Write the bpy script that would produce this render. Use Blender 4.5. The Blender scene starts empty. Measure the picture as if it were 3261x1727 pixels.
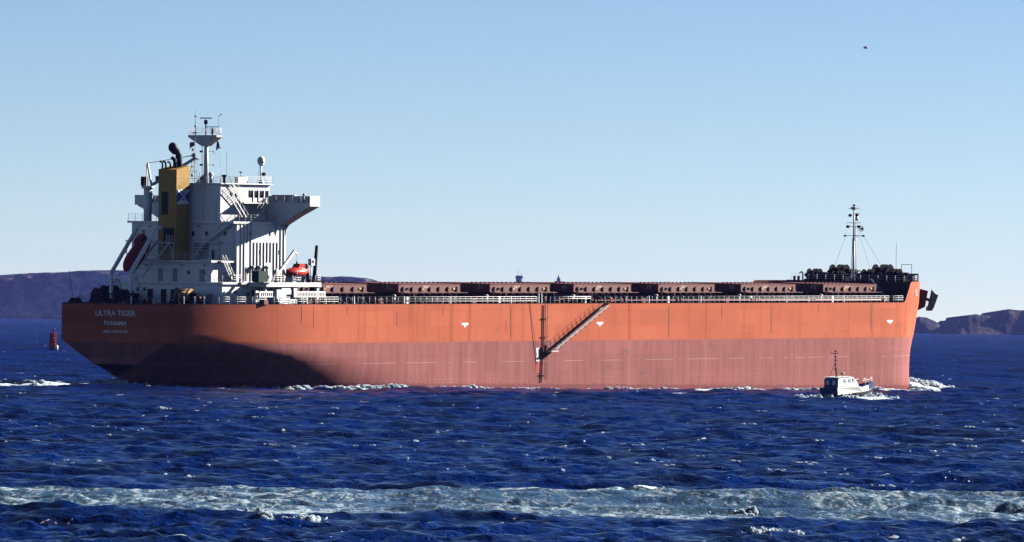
import bpy, bmesh, math, random
import numpy as np
from mathutils import Matrix, Vector
random.seed(7); rng = np.random.default_rng(11)
scn = bpy.context.scene
C = scn.collection
R = math.radians

# ------------------------------------------------------------------ camera
CAM_H = 10.7474
F_PX, W_PX = 24999.82, 3261.0
cam = bpy.data.cameras.new('camera'); co = bpy.data.objects.new('camera', cam); C.objects.link(co)
cam.sensor_width = 36; cam.lens = 36*F_PX/W_PX
cam.shift_y = (996.0+0.0155*1630.5-863.5)/W_PX
cam.clip_start = 1; cam.clip_end = 80000
_r = math.atan(0.0155); _c, _s = math.cos(_r), math.sin(_r)
co.matrix_world = Matrix(((_c, -_s, 0, 0), (0, 0, -1, 0), (_s, _c, 0, CAM_H), (0, 0, 0, 1)))
scn.camera = co

# ------------------------------------------------------------------ sky, sun, exposure
SUN_EL = R(23); SUN_AZ = R(56)          # azimuth clockwise from +Y (view axis): to the right and beyond the ship
w = bpy.data.worlds.new('World'); scn.world = w; w.use_nodes = True
nt = w.node_tree; nt.nodes.clear()
wo = nt.nodes.new('ShaderNodeOutputWorld'); bg = nt.nodes.new('ShaderNodeBackground')
sky = nt.nodes.new('ShaderNodeTexSky'); sky.sky_type = 'NISHITA'; sky.sun_disc = False
sky.sun_elevation = SUN_EL; sky.sun_rotation = SUN_AZ; sky.altitude = 6000; sky.air_density = 1.0; sky.dust_density = 1.0; sky.ozone_density = 6.0
tint = nt.nodes.new('ShaderNodeMix'); tint.data_type = 'RGBA'; tint.blend_type = 'MULTIPLY'; tint.inputs[0].default_value = 1
tint.inputs[7].default_value = (0.71, 0.43, 0.285, 1)
gam = nt.nodes.new('ShaderNodeGamma'); gam.inputs[1].default_value = 1.38
nt.links.new(sky.outputs[0], gam.inputs[0]); nt.links.new(gam.outputs[0], tint.inputs[6]); nt.links.new(tint.outputs[2], bg.inputs[0]); nt.links.new(bg.outputs[0], wo.inputs[0])
bg.inputs[1].default_value = 0.05
sl = bpy.data.lights.new('sun', 'SUN'); so = bpy.data.objects.new('sun', sl); C.objects.link(so)
sl.energy = 5.0; sl.angle = R(0.53); sl.color = (1.0, 0.93, 0.84)
sd = Vector((math.sin(SUN_AZ)*math.cos(SUN_EL), math.cos(SUN_AZ)*math.cos(SUN_EL), math.sin(SUN_EL)))
so.rotation_euler = sd.to_track_quat('Z', 'Y').to_euler(); so.location = sd*500
scn.view_settings.view_transform = 'Standard'; scn.view_settings.look = 'None'
scn.view_settings.exposure = 1.65; scn.view_settings.gamma = 1; scn.view_settings.use_curve_mapping = False
scn.render.engine = 'CYCLES'
scn.cycles.max_bounces = 5; scn.cycles.diffuse_bounces = 0; scn.cycles.volume_bounces = 0

# ------------------------------------------------------------------ helpers
def tag(o, label=None, cat=None, group=None, kind=None):
    if label: o['label'] = label
    if cat: o['category'] = cat
    if group: o['group'] = group
    if kind: o['kind'] = kind
    return o

def vnoise(x, y, seed=0):
    xi = np.floor(x).astype(np.int64); yi = np.floor(y).astype(np.int64)
    fx = x-xi; fy = y-yi; fx = fx*fx*(3-2*fx); fy = fy*fy*(3-2*fy)
    def hsh(a, b):
        n = (a*374761393 + b*668265263 + seed*982451653) & 0xffffffff
        n = ((n ^ (n >> 13))*1274126177) & 0xffffffff
        return ((n ^ (n >> 16)) & 0xffff)/65535.0
    return (hsh(xi, yi)*(1-fx)+hsh(xi+1, yi)*fx)*(1-fy)+(hsh(xi, yi+1)*(1-fx)+hsh(xi+1, yi+1)*fx)*fy
def fbm(x, y, seed=0, oct=4):
    s = 0; a = .5; t = 0
    for i in range(oct):
        s = s+a*vnoise(x*2**i+i*17.3, y*2**i-i*9.1, seed+i); t += a; a *= .55
    return s/t

def material(name, col, rough=0.5, metal=0.0, var=0.12, scale=1.5, rust=0.0, streak=0.0, bump=0.0, spec=0.5, rustcol=(0.10, 0.035, 0.015)):
    m = bpy.data.materials.new(name); m.use_nodes = True; n = m.node_tree; L = n.links
    b = n.nodes['Principled BSDF']; b.inputs['Roughness'].default_value = rough; b.inputs['Metallic'].default_value = metal
    b.inputs['Specular IOR Level'].default_value = spec*.4
    tc = n.nodes.new('ShaderNodeTexCoord'); mp = n.nodes.new('ShaderNodeMapping'); L.new(tc.outputs['Object'], mp.inputs[0])
    mp.inputs['Scale'].default_value = (1, 1, 0.25) if streak else (1, 1, 1)
    ns = n.nodes.new('ShaderNodeTexNoise'); ns.inputs['Scale'].default_value = scale; ns.inputs['Detail'].default_value = 6; L.new(mp.outputs[0], ns.inputs[0])
    rp = n.nodes.new('ShaderNodeValToRGB'); L.new(ns.outputs[0], rp.inputs[0])
    rp.color_ramp.elements[0].position = 0.3; rp.color_ramp.elements[1].position = 0.7
    rp.color_ramp.elements[0].color = tuple(c*(1-var) for c in col)+(1,)
    rp.color_ramp.elements[1].color = tuple(min(1, c*(1+var)) for c in col)+(1,)
    out = rp.outputs[0]
    if rust:
        n2 = n.nodes.new('ShaderNodeTexNoise'); n2.inputs['Scale'].default_value = scale*1.7; n2.inputs['Detail'].default_value = 8; L.new(mp.outputs[0], n2.inputs[0])
        r2 = n.nodes.new('ShaderNodeValToRGB'); L.new(n2.outputs[0], r2.inputs[0])
        r2.color_ramp.elements[0].position = 0.68-0.25*rust; r2.color_ramp.elements[1].position = 0.80-0.15*rust
        mx = n.nodes.new('ShaderNodeMix'); mx.data_type = 'RGBA'; L.new(r2.outputs[0], mx.inputs[0]); L.new(out, mx.inputs[6]); mx.inputs[7].default_value = rustcol+(1,)
        out = mx.outputs[2]
    L.new(out, b.inputs['Base Color'])
    if bump:
        bp = n.nodes.new('ShaderNodeBump'); bp.inputs['Strength'].default_value = bump; bp.inputs['Distance'].default_value = 0.05
        L.new(ns.outputs[0], bp.inputs['Height']); L.new(bp.outputs[0], b.inputs['Normal'])
    return m

M = {}
M['white'] = material('white_paint', (0.78, 0.78, 0.78), .45, var=.05, scale=.6, rust=.12, streak=1, rustcol=(.45, .33, .22))
M['white_dirty'] = material('weathered_white_paint', (0.52, 0.51, 0.49), .5, var=.12, scale=.9, rust=.35, streak=1, rustcol=(.35, .2, .1))
M['grey'] = material('grey_paint', (0.30, 0.31, 0.32), .5, var=.15)
M['dark'] = material('dark_gear_paint', (0.007, 0.006, 0.006), .9, var=.4, spec=.1, rust=.15, rustcol=(.03, .012, .008))
M['black'] = material('black_paint', (0.012, 0.012, 0.013), .6, var=.3)
M['soot'] = material('sooty_steel', (0.008, 0.008, 0.008), .75, var=.4)
M['yellow'] = material('buff_yellow_paint', (0.36, 0.205, 0.03), .5, var=.08, streak=1, rust=.1)
M['hatch'] = material('oxide_red_cover_paint', (0.135, 0.038, 0.031), .6, var=.2, scale=.8, rust=.35, streak=1, rustcol=(.16, .06, .04))
M['deck'] = material('oxide_deck_paint', (0.07, 0.022, 0.016), .7, var=.3, scale=.5, rust=.4)
M['fore'] = material('forecastle_brown_and_coaming_shade', (0.022, 0.010, 0.009), .65, var=.3, scale=.5, rust=.2)
M['glass'] = material('dark_window_glass', (0.015, 0.02, 0.025), .08, var=.1)
M['orange_boat'] = material('orange_red_fibreglass', (0.50, 0.03, 0.02), .35, var=.08)
M['dark_boat'] = material('maroon_fibreglass', (0.24, 0.018, 0.015), .5, var=.1)
M['red'] = material('red_paint', (0.36, 0.02, 0.02), .5, var=.12, scale=3)
M['anchor_red'] = material('bolster_red_orange_paint', (0.62, 0.06, 0.03), .5, var=.12, scale=1, rust=.15)
M['navy'] = material('navy_blue_paint', (0.010, 0.022, 0.12), .3, var=.1)
M['logo_blue'] = material('logo_blue_paint', (0.02, 0.06, 0.32), .45, var=.06)
M['rust_steel'] = material('rusty_anchor_steel', (0.42, 0.34, 0.26), .7, metal=.0, var=.4, scale=2, rust=.5)
M['ladder_brown'] = material('rope_ladder_brown', (0.11, 0.025, 0.018), .8, var=.3)
M['green'] = material('dark_green_canvas', (0.008, 0.03, 0.022), .8, var=.3)
M['ochre'] = material('worn_yellow_winch_paint', (0.50, 0.30, 0.12), .6, var=.3, scale=3, rust=.5)
M['skin'] = material('skin', (0.45, 0.25, 0.17), .6)
M['denim'] = material('navy_overalls', (0.02, 0.03, 0.09), .9)
M['hull_mark'] = material('white_hull_mark_paint', (0.78, 0.78, 0.74), .5, var=.12, scale=4)
M['name_paint'] = material('lettering_paint', (0.74, 0.74, 0.74), .5, var=.15, scale=3)
M['rust_line'] = material('rust_run', (0.22, 0.055, 0.012), .8, var=.5, scale=2)
M['gull'] = material('gull_feathers', (0.25, 0.25, 0.27), .8)

BASE = {}
class MB:
    """collects solids given as (x forward, q starboard, z up); linked as one mesh object"""
    def __init__(s): s.v = []; s.f = []; s.mi = []; s.sm = []
    def add(s, vs, fs, mi=0, sm=False):
        o = len(s.v); s.v += [tuple(v) for v in vs]
        for f in fs: s.f.append(tuple(i+o for i in f)); s.mi.append(mi); s.sm.append(sm)
        return s
    def box(s, a, b, mi=0):
        x0, y0, z0 = a; x1, y1, z1 = b
        return s.add([(x0,y0,z0),(x1,y0,z0),(x1,y1,z0),(x0,y1,z0),(x0,y0,z1),(x1,y0,z1),(x1,y1,z1),(x0,y1,z1)],
              [(0,1,2,3),(4,5,6,7),(0,1,5,4),(1,2,6,5),(2,3,7,6),(3,0,4,7)], mi)
    def tube(s, p, q, r, n=6, r2=None, mi=0, sm=True):
        p = Vector(p); q = Vector(q); d = (q-p)
        if d.length < 1e-6: return s
        d.normalize(); a = d.orthogonal().normalized(); b = d.cross(a); r2 = r if r2 is None else r2
        vs = [p+(a*math.cos(2*math.pi*i/n)+b*math.sin(2*math.pi*i/n))*r for i in range(n)]
        vs += [q+(a*math.cos(2*math.pi*i/n)+b*math.sin(2*math.pi*i/n))*r2 for i in range(n)]
        s.add(vs, [(i, (i+1) % n, n+(i+1) % n, n+i) for i in range(n)], mi, sm)
        o = len(s.v)-2*n
        s.f += [tuple(o+i for i in range(n)), tuple(o+n+i for i in range(n))]; s.mi += [mi, mi]; s.sm += [False, False]
        return s
    def path(s, pts, r, n=6, mi=0):
        for a, b in zip(pts[:-1], pts[1:]): s.tube(a, b, r, n, mi=mi)
        return s
    def beam(s, p, q, wx, wz=None, mi=0):
        p = Vector(p); q = Vector(q); wz = wz or wx; d = (q-p).normalized()
        up = Vector((0,0,1)) if abs(d.z) < .95 else Vector((1,0,0))
        a = d.cross(up).normalized()*wx/2; b = a.normalized().cross(d)*wz/2
        vs = [p+a+b, p-a+b, p-a-b, p+a-b, q+a+b, q-a+b, q-a-b, q+a-b]
        return s.add(vs, [(0,1,2,3),(4,5,6,7),(0,1,5,4),(1,2,6,5),(2,3,7,6),(3,0,4,7)], mi)
    def prism(s, pts, off, mi=0):
        n = len(pts); o = Vector(off)
        vs = [Vector(p) for p in pts]+[Vector(p)+o for p in pts]
        return s.add(vs, [tuple(range(n)), tuple(range(n, 2*n))]+[(i, (i+1) % n, n+(i+1) % n, n+i) for i in range(n)], mi)
    def ball(s, c, r, nu=10, nv=7, mi=0):
        if not hasattr(r, '__len__'): r = (r, r, r)
        vs = []; fs = []
        for j in range(nv+1):
            t = math.pi*j/nv
            for i in range(nu):
                p = 2*math.pi*i/nu; vs.append((c[0]+r[0]*math.sin(t)*math.cos(p), c[1]+r[1]*math.sin(t)*math.sin(p), c[2]+r[2]*math.cos(t)))
        for j in range(nv):
            for i in range(nu): fs.append((j*nu+i, j*nu+(i+1) % nu, (j+1)*nu+(i+1) % nu, (j+1)*nu+i))
        return s.add(vs, fs, mi, True)
    def ring(s, c, r, t, axis='q', n=16):
        pts = []
        for i in range(n+1):
            a = 2*math.pi*i/n; u, v = r*math.cos(a), r*math.sin(a)
            pts.append((c[0]+u, c[1], c[2]+v) if axis == 'q' else ((c[0], c[1]+u, c[2]+v) if axis == 'x' else (c[0]+u, c[1]+v, c[2])))
        return s.path(pts, t, 5)
    def build(s, name, mats, parent=None, fix=True):
        if not isinstance(mats, (list, tuple)): mats = [mats]
        base = BASE.get(parent.name, (0,0,0)) if parent is not None else (0,0,0)
        me = bpy.data.meshes.new(name)
        me.from_pydata([(v[0]-base[0], -(v[1]-base[1]), v[2]-base[2]) for v in s.v], [], s.f)
        for m in mats: me.materials.append(m)
        me.polygons.foreach_set('material_index', s.mi); me.polygons.foreach_set('use_smooth', s.sm)
        if fix:
            bm = bmesh.new(); bm.from_mesh(me); bmesh.ops.remove_doubles(bm, verts=bm.verts, dist=1e-4)
            bmesh.ops.recalc_face_normals(bm, faces=bm.faces); bm.to_mesh(me); bm.free()
        me.update()
        o = bpy.data.objects.new(name, me); C.objects.link(o)
        if parent is not None: o.parent = parent
        BASE[o.name] = base
        return o
def clone(o, d, parent=None):
    c = o.copy(); C.objects.link(c); c.location = Vector(o.location)+Vector((d[0], -d[1], d[2])); 
    if parent is not None: c.parent = parent
    BASE[c.name] = BASE.get(o.name, (0,0,0))
    return c
def text_part(name, body, m, pos, width, height, parent, facing='aft', thick=0.01):
    cu = bpy.data.curves.new(name, 'FONT'); cu.body = body; cu.align_x = 'CENTER'; cu.align_y = 'CENTER'; cu.extrude = 0.02; cu.offset = 0.012
    t = bpy.data.objects.new(name, cu); C.objects.link(t)
    dg = bpy.context.evaluated_depsgraph_get(); me = bpy.data.meshes.new_from_object(t.evaluated_get(dg))
    bpy.data.objects.remove(t); me.name = name
    xs = [v.co.x for v in me.vertices]; ys = [v.co.y for v in me.vertices]
    sx = width/(max(xs)-min(xs)); sy = height/(max(ys)-min(ys)); cx = (max(xs)+min(xs))/2; cy = (max(ys)+min(ys))/2
    base = BASE.get(parent.name, (0,0,0))
    for v in me.vertices:
        a, b, c = (v.co.x-cx)*sx, (v.co.y-cy)*sy, v.co.z
        c = thick if c > 0 else -0.002
        if facing == 'aft': p = (pos[0]-c, pos[1]+a, pos[2]+b)
        else: p = (pos[0]+a, pos[1]+c, pos[2]+b)
        v.co = (p[0]-base[0], -(p[1]-base[1]), p[2]-base[2])
    me.materials.clear(); me.materials.append(m)
    o = bpy.data.objects.new(name, me); C.objects.link(o); o.parent = parent
    return o

# ship frame -----------------------------------------------------------------
SH_A, SH_T, SH_DRAFT = R(55.4246), R(0.71), 7.4509
SH_O = Vector((-58.375, 1156.5416, 0))
_F = Vector((math.cos(SH_A)*math.cos(SH_T), math.sin(SH_A)*math.cos(SH_T), math.sin(SH_T)))
_P = Vector((-math.sin(SH_A), math.cos(SH_A), 0))
_U = _F.cross(_P)
SH_K = SH_O-_U*SH_DRAFT
SHIP = Matrix(((_F.x, _P.x, _U.x, SH_K.x), (_F.y, _P.y, _U.y, SH_K.y), (_F.z, _P.z, _U.z, SH_K.z), (0,0,0,1)))
def ship_world(x, q, z): return SHIP @ Vector((x, -q, z))
def thing(name, label, cat, base=(0,0,0), group=None, mat=None):
    o = bpy.data.objects.new(name, None); C.objects.link(o); o.empty_display_size = 0.5
    o.matrix_world = (SHIP if mat is None else mat) @ Matrix.Translation(Vector((base[0], -base[1], base[2])))
    BASE[o.name] = base
    return tag(o, label, cat, group)

# ================================================================== SEA
def spacing_rows():
    ys = [-30., 0., 30.]; y = 60.
    while y < 330: ys.append(y); y += max(1.5, (330-y)*.06)
    while y < 1400: ys.append(y); y += 0.45+0.9*((y-330)/1070)
    while y < 4000: ys.append(y); y += 1.35+(y-1400)*.0032
    while y < 21000: ys.append(y); y *= 1.014
    return np.array(ys)
_rw = np.random.default_rng(5)
WAVES = []
for lam, amp in ((62, .16), (34, .13), (19, .105), (11, .075), (6.5, .075), (4.0, .075), (2.5, .062), (1.6, .046), (1.05, .028)):
    for k in range(5):
        th = R(90+25)+_rw.normal()*R(52 if lam < 12 else 35); l = lam*(0.8+0.45*_rw.random())
        WAVES.append((2*math.pi/l*math.cos(th), 2*math.pi/l*math.sin(th), amp*.62, _rw.random()*6.283, l))
def sea_h(X, Y, dy=None):
    h = np.zeros_like(X); 
    if dy is None: dy = 0.5
    g = 0.65+0.7*fbm(X/45+3, Y/70, 31, 2)
    for kx, ky, a, ph, l in WAVES:
        fade = np.clip(l/(3.0*dy)-0.5, 0, 1)
        s = np.sin(kx*X+ky*Y+ph)
        h += a*fade*(2*((s+1)*.5)**1.6-0.85)
    return h*g
def ship_xq(X, Y):
    dx = X-SH_O.x; dy = Y-SH_O.y; c, s = math.cos(SH_A), math.sin(SH_A)
    return dx*c+dy*s, dx*s-dy*c
WLX = [7.5, 8, 12, 16, 20, 25, 32, 40, 50, 58, 187, 194, 199, 204.1, 209, 212, 213.5]
WLB = [0, .8, 4, 7.2, 9.8, 11.7, 13.7, 15.1, 15.95, 16.13, 16.13, 15.7, 14.2, 11.3, 7.4, 4, 0]
def sea_extra(X, Y):
    """bow wave, hull wash and foam density"""
    x, q = ship_xq(X, Y); b = np.interp(x, WLX, WLB, left=0, right=0)
    inx = 1/(1+np.exp(-(x-4)/1.5))*(1/(1+np.exp((x-213)/1.0)))
    d = np.abs(q)-b
    n1 = fbm(X/2.2, Y/2.2, 3, 4); n2 = fbm(X/9, Y/9, 8, 3); n3 = fbm(X/28, Y/28, 12, 3)
    foam = np.zeros_like(X); h = np.zeros_like(X)
    # wash along the hull, wider towards the bow and again midships
    wdt = 1.6+2.2*np.clip((x-120)/80, 0, 1)+5*np.exp(-((x-190)/16)**2)+1.5*n3
    foam += inx*(1.25*np.exp(-(np.clip(d, 0, 99)/wdt)**2))*(d > -3)
    # second line of diverging foam
    dl = 7+0.10*(200-x)+6*(n3-.5)
    foam += 0.85*inx*np.exp(-((d-dl)/2.6)**2)*(0.3+1.3*np.clip(n2-.35, 0, 1)*2)*np.clip((x-55)/60, 0, 1)
    # bow wave ahead of and beside the stem
    r = np.hypot((x-216)/8.5, (q-3)/7.0)
    h += 1.5*np.exp(-r**2)*(0.35+1.2*n1)
    foam += 1.5*np.exp(-(r/1.25)**2)
    h += 0.5*np.exp(-((x-205)/10)**2-((d-1.5)/2.5)**2)*n1*1.6
    # stern wake
    st = 1/(1+np.exp((x-9)/1.5)); wq = 9+0.10*np.clip(-x, 0, 200)
    foam += 1.15*st*np.exp(-(np.abs(q+2)/wq)**4)*np.exp(np.clip(x, -900, 0)/260)*(0.45+0.9*n2)
    h += 0.7*np.exp(-((x-5)/3.2)**2-((q)/5)**2)*n1*1.5
    # long foam slick across the foreground
    far = 494+10*(fbm(X/14, X*0+.5, 41, 4)-.5)+7*np.sin(X/19+.6)
    near = 420+26*(fbm(X/11, X*0+.5, 47, 4)-.5)+6*np.sin(X/9)
    nf = (Y-near)/(far-near)
    core = np.clip((far-Y)/3, 0, 1)*np.clip((Y-near)/7, 0, 1)
    pat = fbm(X/1.7, Y/9, 21, 4); pat2 = fbm(X/7, Y/16, 23, 4)
    band = core*(0.30+0.55*pat+0.55*(pat2-.5)+0.45*np.exp(-((far-Y)/5)**2)+0.20*np.exp(-((Y-near-8)/6)**2))
    foam += 1.3*np.exp(-((X-(PBX+2.5))/6.5)**2-((Y-(PBY+2))/7.0)**2)*(.4+.8*n1)
    return h, foam, np.clip(band, 0, 1)

PBX, PBY = 48.3, 1139.0
def build_sea():
    ys = spacing_rows(); dys = np.gradient(ys)
    tin = np.linspace(-math.tan(R(6.2)), math.tan(R(6.2)), 680)
    tout = np.tan(np.radians(np.linspace(6.6, 52, 30)))
    tx = np.concatenate([-tout[::-1], tin, tout])
    Y, T_ = np.meshgrid(ys, tx, indexing='ij'); DY = np.meshgrid(dys, tx, indexing='ij')[0]
    X = T_*np.maximum(Y, 60)
    dx = np.abs(np.gradient(X, axis=1)); D = np.maximum(DY, dx)
    Z = sea_h(X, Y, D*.8)
    hx, foam, band = sea_extra(X, Y); Z = Z+hx
    Z *= np.clip(1.35-Y/9000, .1, 1)
    gy = np.gradient(Z, axis=0)/DY
    # breaking crests
    cr = Z-0.52*(0.9+fbm(X/20, Y/30, 61, 2)*.6)
    crest = np.clip(cr*4, 0, 1)*np.clip(fbm(X/2.0, Y/4.0, 71, 3)*2.4-1.05, 0, 1)
    foam = np.clip(foam+crest*1.2, 0, 1.6)
    nr, nc = Y.shape
    me = bpy.data.meshes.new('sea')
    V = np.stack([X, Y, Z], -1).reshape(-1, 3).astype(np.float32)
    i = np.arange(nr*nc).reshape(nr, nc); Fq = np.stack([i[:-1, :-1], i[:-1, 1:], i[1:, 1:], i[1:, :-1]], -1).reshape(-1, 4)
    me.vertices.add(len(V)); me.vertices.foreach_set('co', V.ravel())
    me.loops.add(Fq.size); me.loops.foreach_set('vertex_index', Fq.ravel().astype(np.int32))
    me.polygons.add(len(Fq)); me.polygons.foreach_set('loop_start', (np.arange(len(Fq))*4).astype(np.int32))
    me.polygons.foreach_set('loop_total', np.full(len(Fq), 4, np.int32)); me.polygons.foreach_set('use_smooth', np.ones(len(Fq), bool))
    me.update(calc_edges=True)
    for nm, a in (('foam', foam), ('band', band)):
        at = me.attributes.new(nm, 'FLOAT', 'POINT'); at.data.foreach_set('value', a.ravel().astype(np.float32))
    m = bpy.data.materials.new('sea_water'); m.use_nodes = True; n = m.node_tree; L = n.links; n.nodes.clear()
    out = n.nodes.new('ShaderNodeOutputMaterial')
    def nz(scale, sx, sy, det=4, dist=0):
        mp = n.nodes.new('ShaderNodeMapping'); mp.inputs['Scale'].default_value = (sx, sy, 1); L.new(geo.outputs['Position'], mp.inputs[0])
        t = n.nodes.new('ShaderNodeTexNoise'); t.inputs['Scale'].default_value = scale; t.inputs['Detail'].default_value = det; t.inputs['Distortion'].default_value = dist
        L.new(mp.outputs[0], t.inputs[0]); return t.outputs[0]
    def mth(op, a, b=None, c=None, clamp=False):
        t = n.nodes.new('ShaderNodeMath'); t.operation = op; t.use_clamp = clamp
        for k, v in enumerate((a, b, c)):
            if v is None: continue
            if hasattr(v, 'name') or hasattr(v, 'links'): L.new(v, t.inputs[k])
            else: t.inputs[k].default_value = v
        return t.outputs[0]
    geo = n.nodes.new('ShaderNodeNewGeometry')
    wb = n.nodes.new('ShaderNodeBsdfPrincipled'); wb.inputs['Roughness'].default_value = 0.25; wb.inputs['IOR'].default_value = 1.33
    ln = n.nodes.new('ShaderNodeVectorMath'); ln.operation = 'LENGTH'; L.new(geo.outputs['Position'], ln.inputs[0])
    def ramp_d(a, b, o1, o2):
        r_ = n.nodes.new('ShaderNodeMapRange'); r_.inputs['From Min'].default_value = a; r_.inputs['From Max'].default_value = b; r_.inputs['To Min'].default_value = o1; r_.inputs['To Max'].default_value = o2; L.new(ln.outputs['Value'], r_.inputs['Value']); return r_.outputs[0]
    L.new(ramp_d(500, 1700, .17, .04), wb.inputs['Specular IOR Level']); L.new(ramp_d(400, 1800, .10, .45), wb.inputs['Roughness'])
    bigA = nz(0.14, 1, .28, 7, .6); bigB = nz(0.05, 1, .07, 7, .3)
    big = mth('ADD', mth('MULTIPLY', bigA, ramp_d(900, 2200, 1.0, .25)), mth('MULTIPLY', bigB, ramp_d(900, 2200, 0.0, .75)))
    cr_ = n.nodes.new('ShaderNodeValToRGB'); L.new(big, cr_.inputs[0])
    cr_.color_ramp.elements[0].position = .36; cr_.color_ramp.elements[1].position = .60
    cr_.color_ramp.elements[0].color = (0.0001, 0.0035, 0.028, 1); cr_.color_ramp.elements[1].color = (0.0005, 0.013, 0.105, 1)  # light and shade of the chop put into the water colour as noise patches
    at2 = n.nodes.new('ShaderNodeAttribute'); at2.attribute_name = 'band'
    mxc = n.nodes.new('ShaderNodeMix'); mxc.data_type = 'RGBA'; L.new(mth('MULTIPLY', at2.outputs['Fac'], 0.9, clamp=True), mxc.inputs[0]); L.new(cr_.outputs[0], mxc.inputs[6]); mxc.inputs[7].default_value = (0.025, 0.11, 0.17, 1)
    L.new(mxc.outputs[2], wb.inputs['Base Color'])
    b1 = nz(0.9, 1, .8, 6, .4); b2 = nz(0.22, 1, .7, 4, .3)
    hh = mth('ADD', mth('ADD', mth('MULTIPLY', b1, .8), mth('MULTIPLY', b2, .8)), mth('MULTIPLY', nz(3.2, 1, .7, 5, .4), .35))
    bp = n.nodes.new('ShaderNodeBump'); bp.inputs['Strength'].default_value = 1.0; bp.inputs['Distance'].default_value = 0.6; L.new(hh, bp.inputs['Height']); L.new(bp.outputs[0], wb.inputs['Normal'])
    fb = n.nodes.new('ShaderNodeBsdfPrincipled'); fb.inputs['Base Color'].default_value = (.68, .80, .86, 1); fb.inputs['Roughness'].default_value = .9; fb.inputs['Specular IOR Level'].default_value = .1
    b3 = n.nodes.new('ShaderNodeBump'); b3.inputs['Strength'].default_value = .8; b3.inputs['Distance'].default_value = .3; L.new(nz(2.5, 1, 1, 5), b3.inputs['Height']); L.new(b3.outputs[0], fb.inputs['Normal'])
    at = n.nodes.new('ShaderNodeAttribute'); at.attribute_name = 'foam'
    fn = nz(1.1, 1, .35, 8, .8); fn2 = nz(0.25, 1, .3, 5, .5)
    nn = mth('ADD', mth('MULTIPLY', fn, .6), mth('MULTIPLY', fn2, .4))
    f1 = mth('MULTIPLY', mth('ADD', mth('ADD', at.outputs['Fac'], nn), -1.02), 5.0, clamp=True)
    rg = mth('SUBTRACT', 1.0, mth('MULTIPLY', mth('ABSOLUTE', mth('SUBTRACT', nz(.9, .55, .16, 6, 1.5), .5)), 7.0), clamp=True)
    rg2 = mth('SUBTRACT', 1.0, mth('MULTIPLY', mth('ABSOLUTE', mth('SUBTRACT', nz(2.6, .5, .2, 5, 1.0), .5)), 8.0), clamp=True)
    fn3 = mth('ADD', mth('MULTIPLY', rg, .55), mth('MULTIPLY', rg2, .3))
    f2 = mth('MULTIPLY', mth('ADD', mth('ADD', mth('MULTIPLY', at2.outputs['Fac'], 1.0), fn3), -1.08), 1.7, clamp=True)
    f2 = mth('ADD', mth('MULTIPLY', f2, .60), mth('MULTIPLY', at2.outputs['Fac'], .07))
    ff = mth('MAXIMUM', f1, f2)
    mix = n.nodes.new('ShaderNodeMixShader'); L.new(ff, mix.inputs[0]); L.new(wb.outputs[0], mix.inputs[1]); L.new(fb.outputs[0], mix.inputs[2]); L.new(mix.outputs[0], out.inputs[0])
    me.materials.append(m)
    o = bpy.data.objects.new('sea', me); C.objects.link(o)
    return tag(o, 'deep blue choppy sea with a pale foam slick in the foreground', 'water', kind='structure')
build_sea()

foam_mat = material('sea_foam', (.78, .86, .93), .9, var=.06, scale=2, bump=.2, spec=.1)
_n = foam_mat.node_tree; _tr = _n.nodes.new('ShaderNodeBsdfTranslucent'); _tr.inputs[0].default_value = (.76, .87, .96, 1); _mx = _n.nodes.new('ShaderNodeMixShader'); _mx.inputs[0].default_value = .68
_n.links.new(_n.nodes['Principled BSDF'].outputs[0], _mx.inputs[1]); _n.links.new(_tr.outputs[0], _mx.inputs[2]); _n.links.new(_mx.outputs[0], _n.nodes['Material Output'].inputs[0])
_ROWS = spacing_rows(); _DROW = np.gradient(_ROWS)
def pt_h(x, y, d=.5):
    d = max(float(np.interp(y, _ROWS, _DROW)), 2*math.tan(R(6.2))/680*y)*.8
    X = np.array([[x]], float); Y = np.array([[y]], float)
    return float((sea_h(X, Y, np.array([[d]]))+sea_extra(X, Y)[0])[0, 0]*min(1, max(.1, 1.35-y/9000)))
def pt_hs(x, y, extra=False):
    d = np.maximum(np.interp(y, _ROWS, _DROW), 2*math.tan(R(6.2))/680*y)*.8
    h = sea_h(x, y, d)
    if extra: h = h+sea_extra(x, y)[0]
    return h*np.clip(1.35-y/9000, .1, 1)
def px_ground(px, py):
    """sea point seen at a pixel of the photograph (measuring aid: gives true positions on the water)"""
    A = px-1630.5; B = py-(996+0.0155*1630.5); u = A*_c+B*_s; v = -A*_s+B*_c
    t = CAM_H*F_PX/v; return (u/F_PX*t, t)
def foam_clump(vs, fs, x, y, z, L_, W_, H_, th, rr):
    o = len(vs); nu, nv = 9, 3; c, s = math.cos(th), math.sin(th)
    for j in range(nv+1):
        t = j/nv
        for i in range(nu):
            a = 2*math.pi*i/nu; rad = (1-t*.75)*(0.65+.7*rr.random())
            px_, py_ = L_*rad*math.cos(a), W_*rad*math.sin(a)
            vs.append((x+px_*c-py_*s, y+px_*s+py_*c, z-0.12+(H_+.12)*math.sin(t*1.5)*(.55+.8*rr.random())))
    for j in range(nv):
        for i in range(nu): fs.append((o+j*nu+i, o+j*nu+(i+1) % nu, o+(j+1)*nu+(i+1) % nu, o+(j+1)*nu+i))
    fs.append(tuple(o+nv*nu+i for i in range(nu)))
def raw_mesh(name, vs, fs, mats, smooth=True):
    me = bpy.data.meshes.new(name); me.from_pydata(vs, [], fs)
    for m in (mats if isinstance(mats, (list, tuple)) else [mats]): me.materials.append(m)
    me.polygons.foreach_set('use_smooth', [smooth]*len(fs)); me.update()
    o = bpy.data.objects.new(name, me); C.objects.link(o); return o
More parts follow.
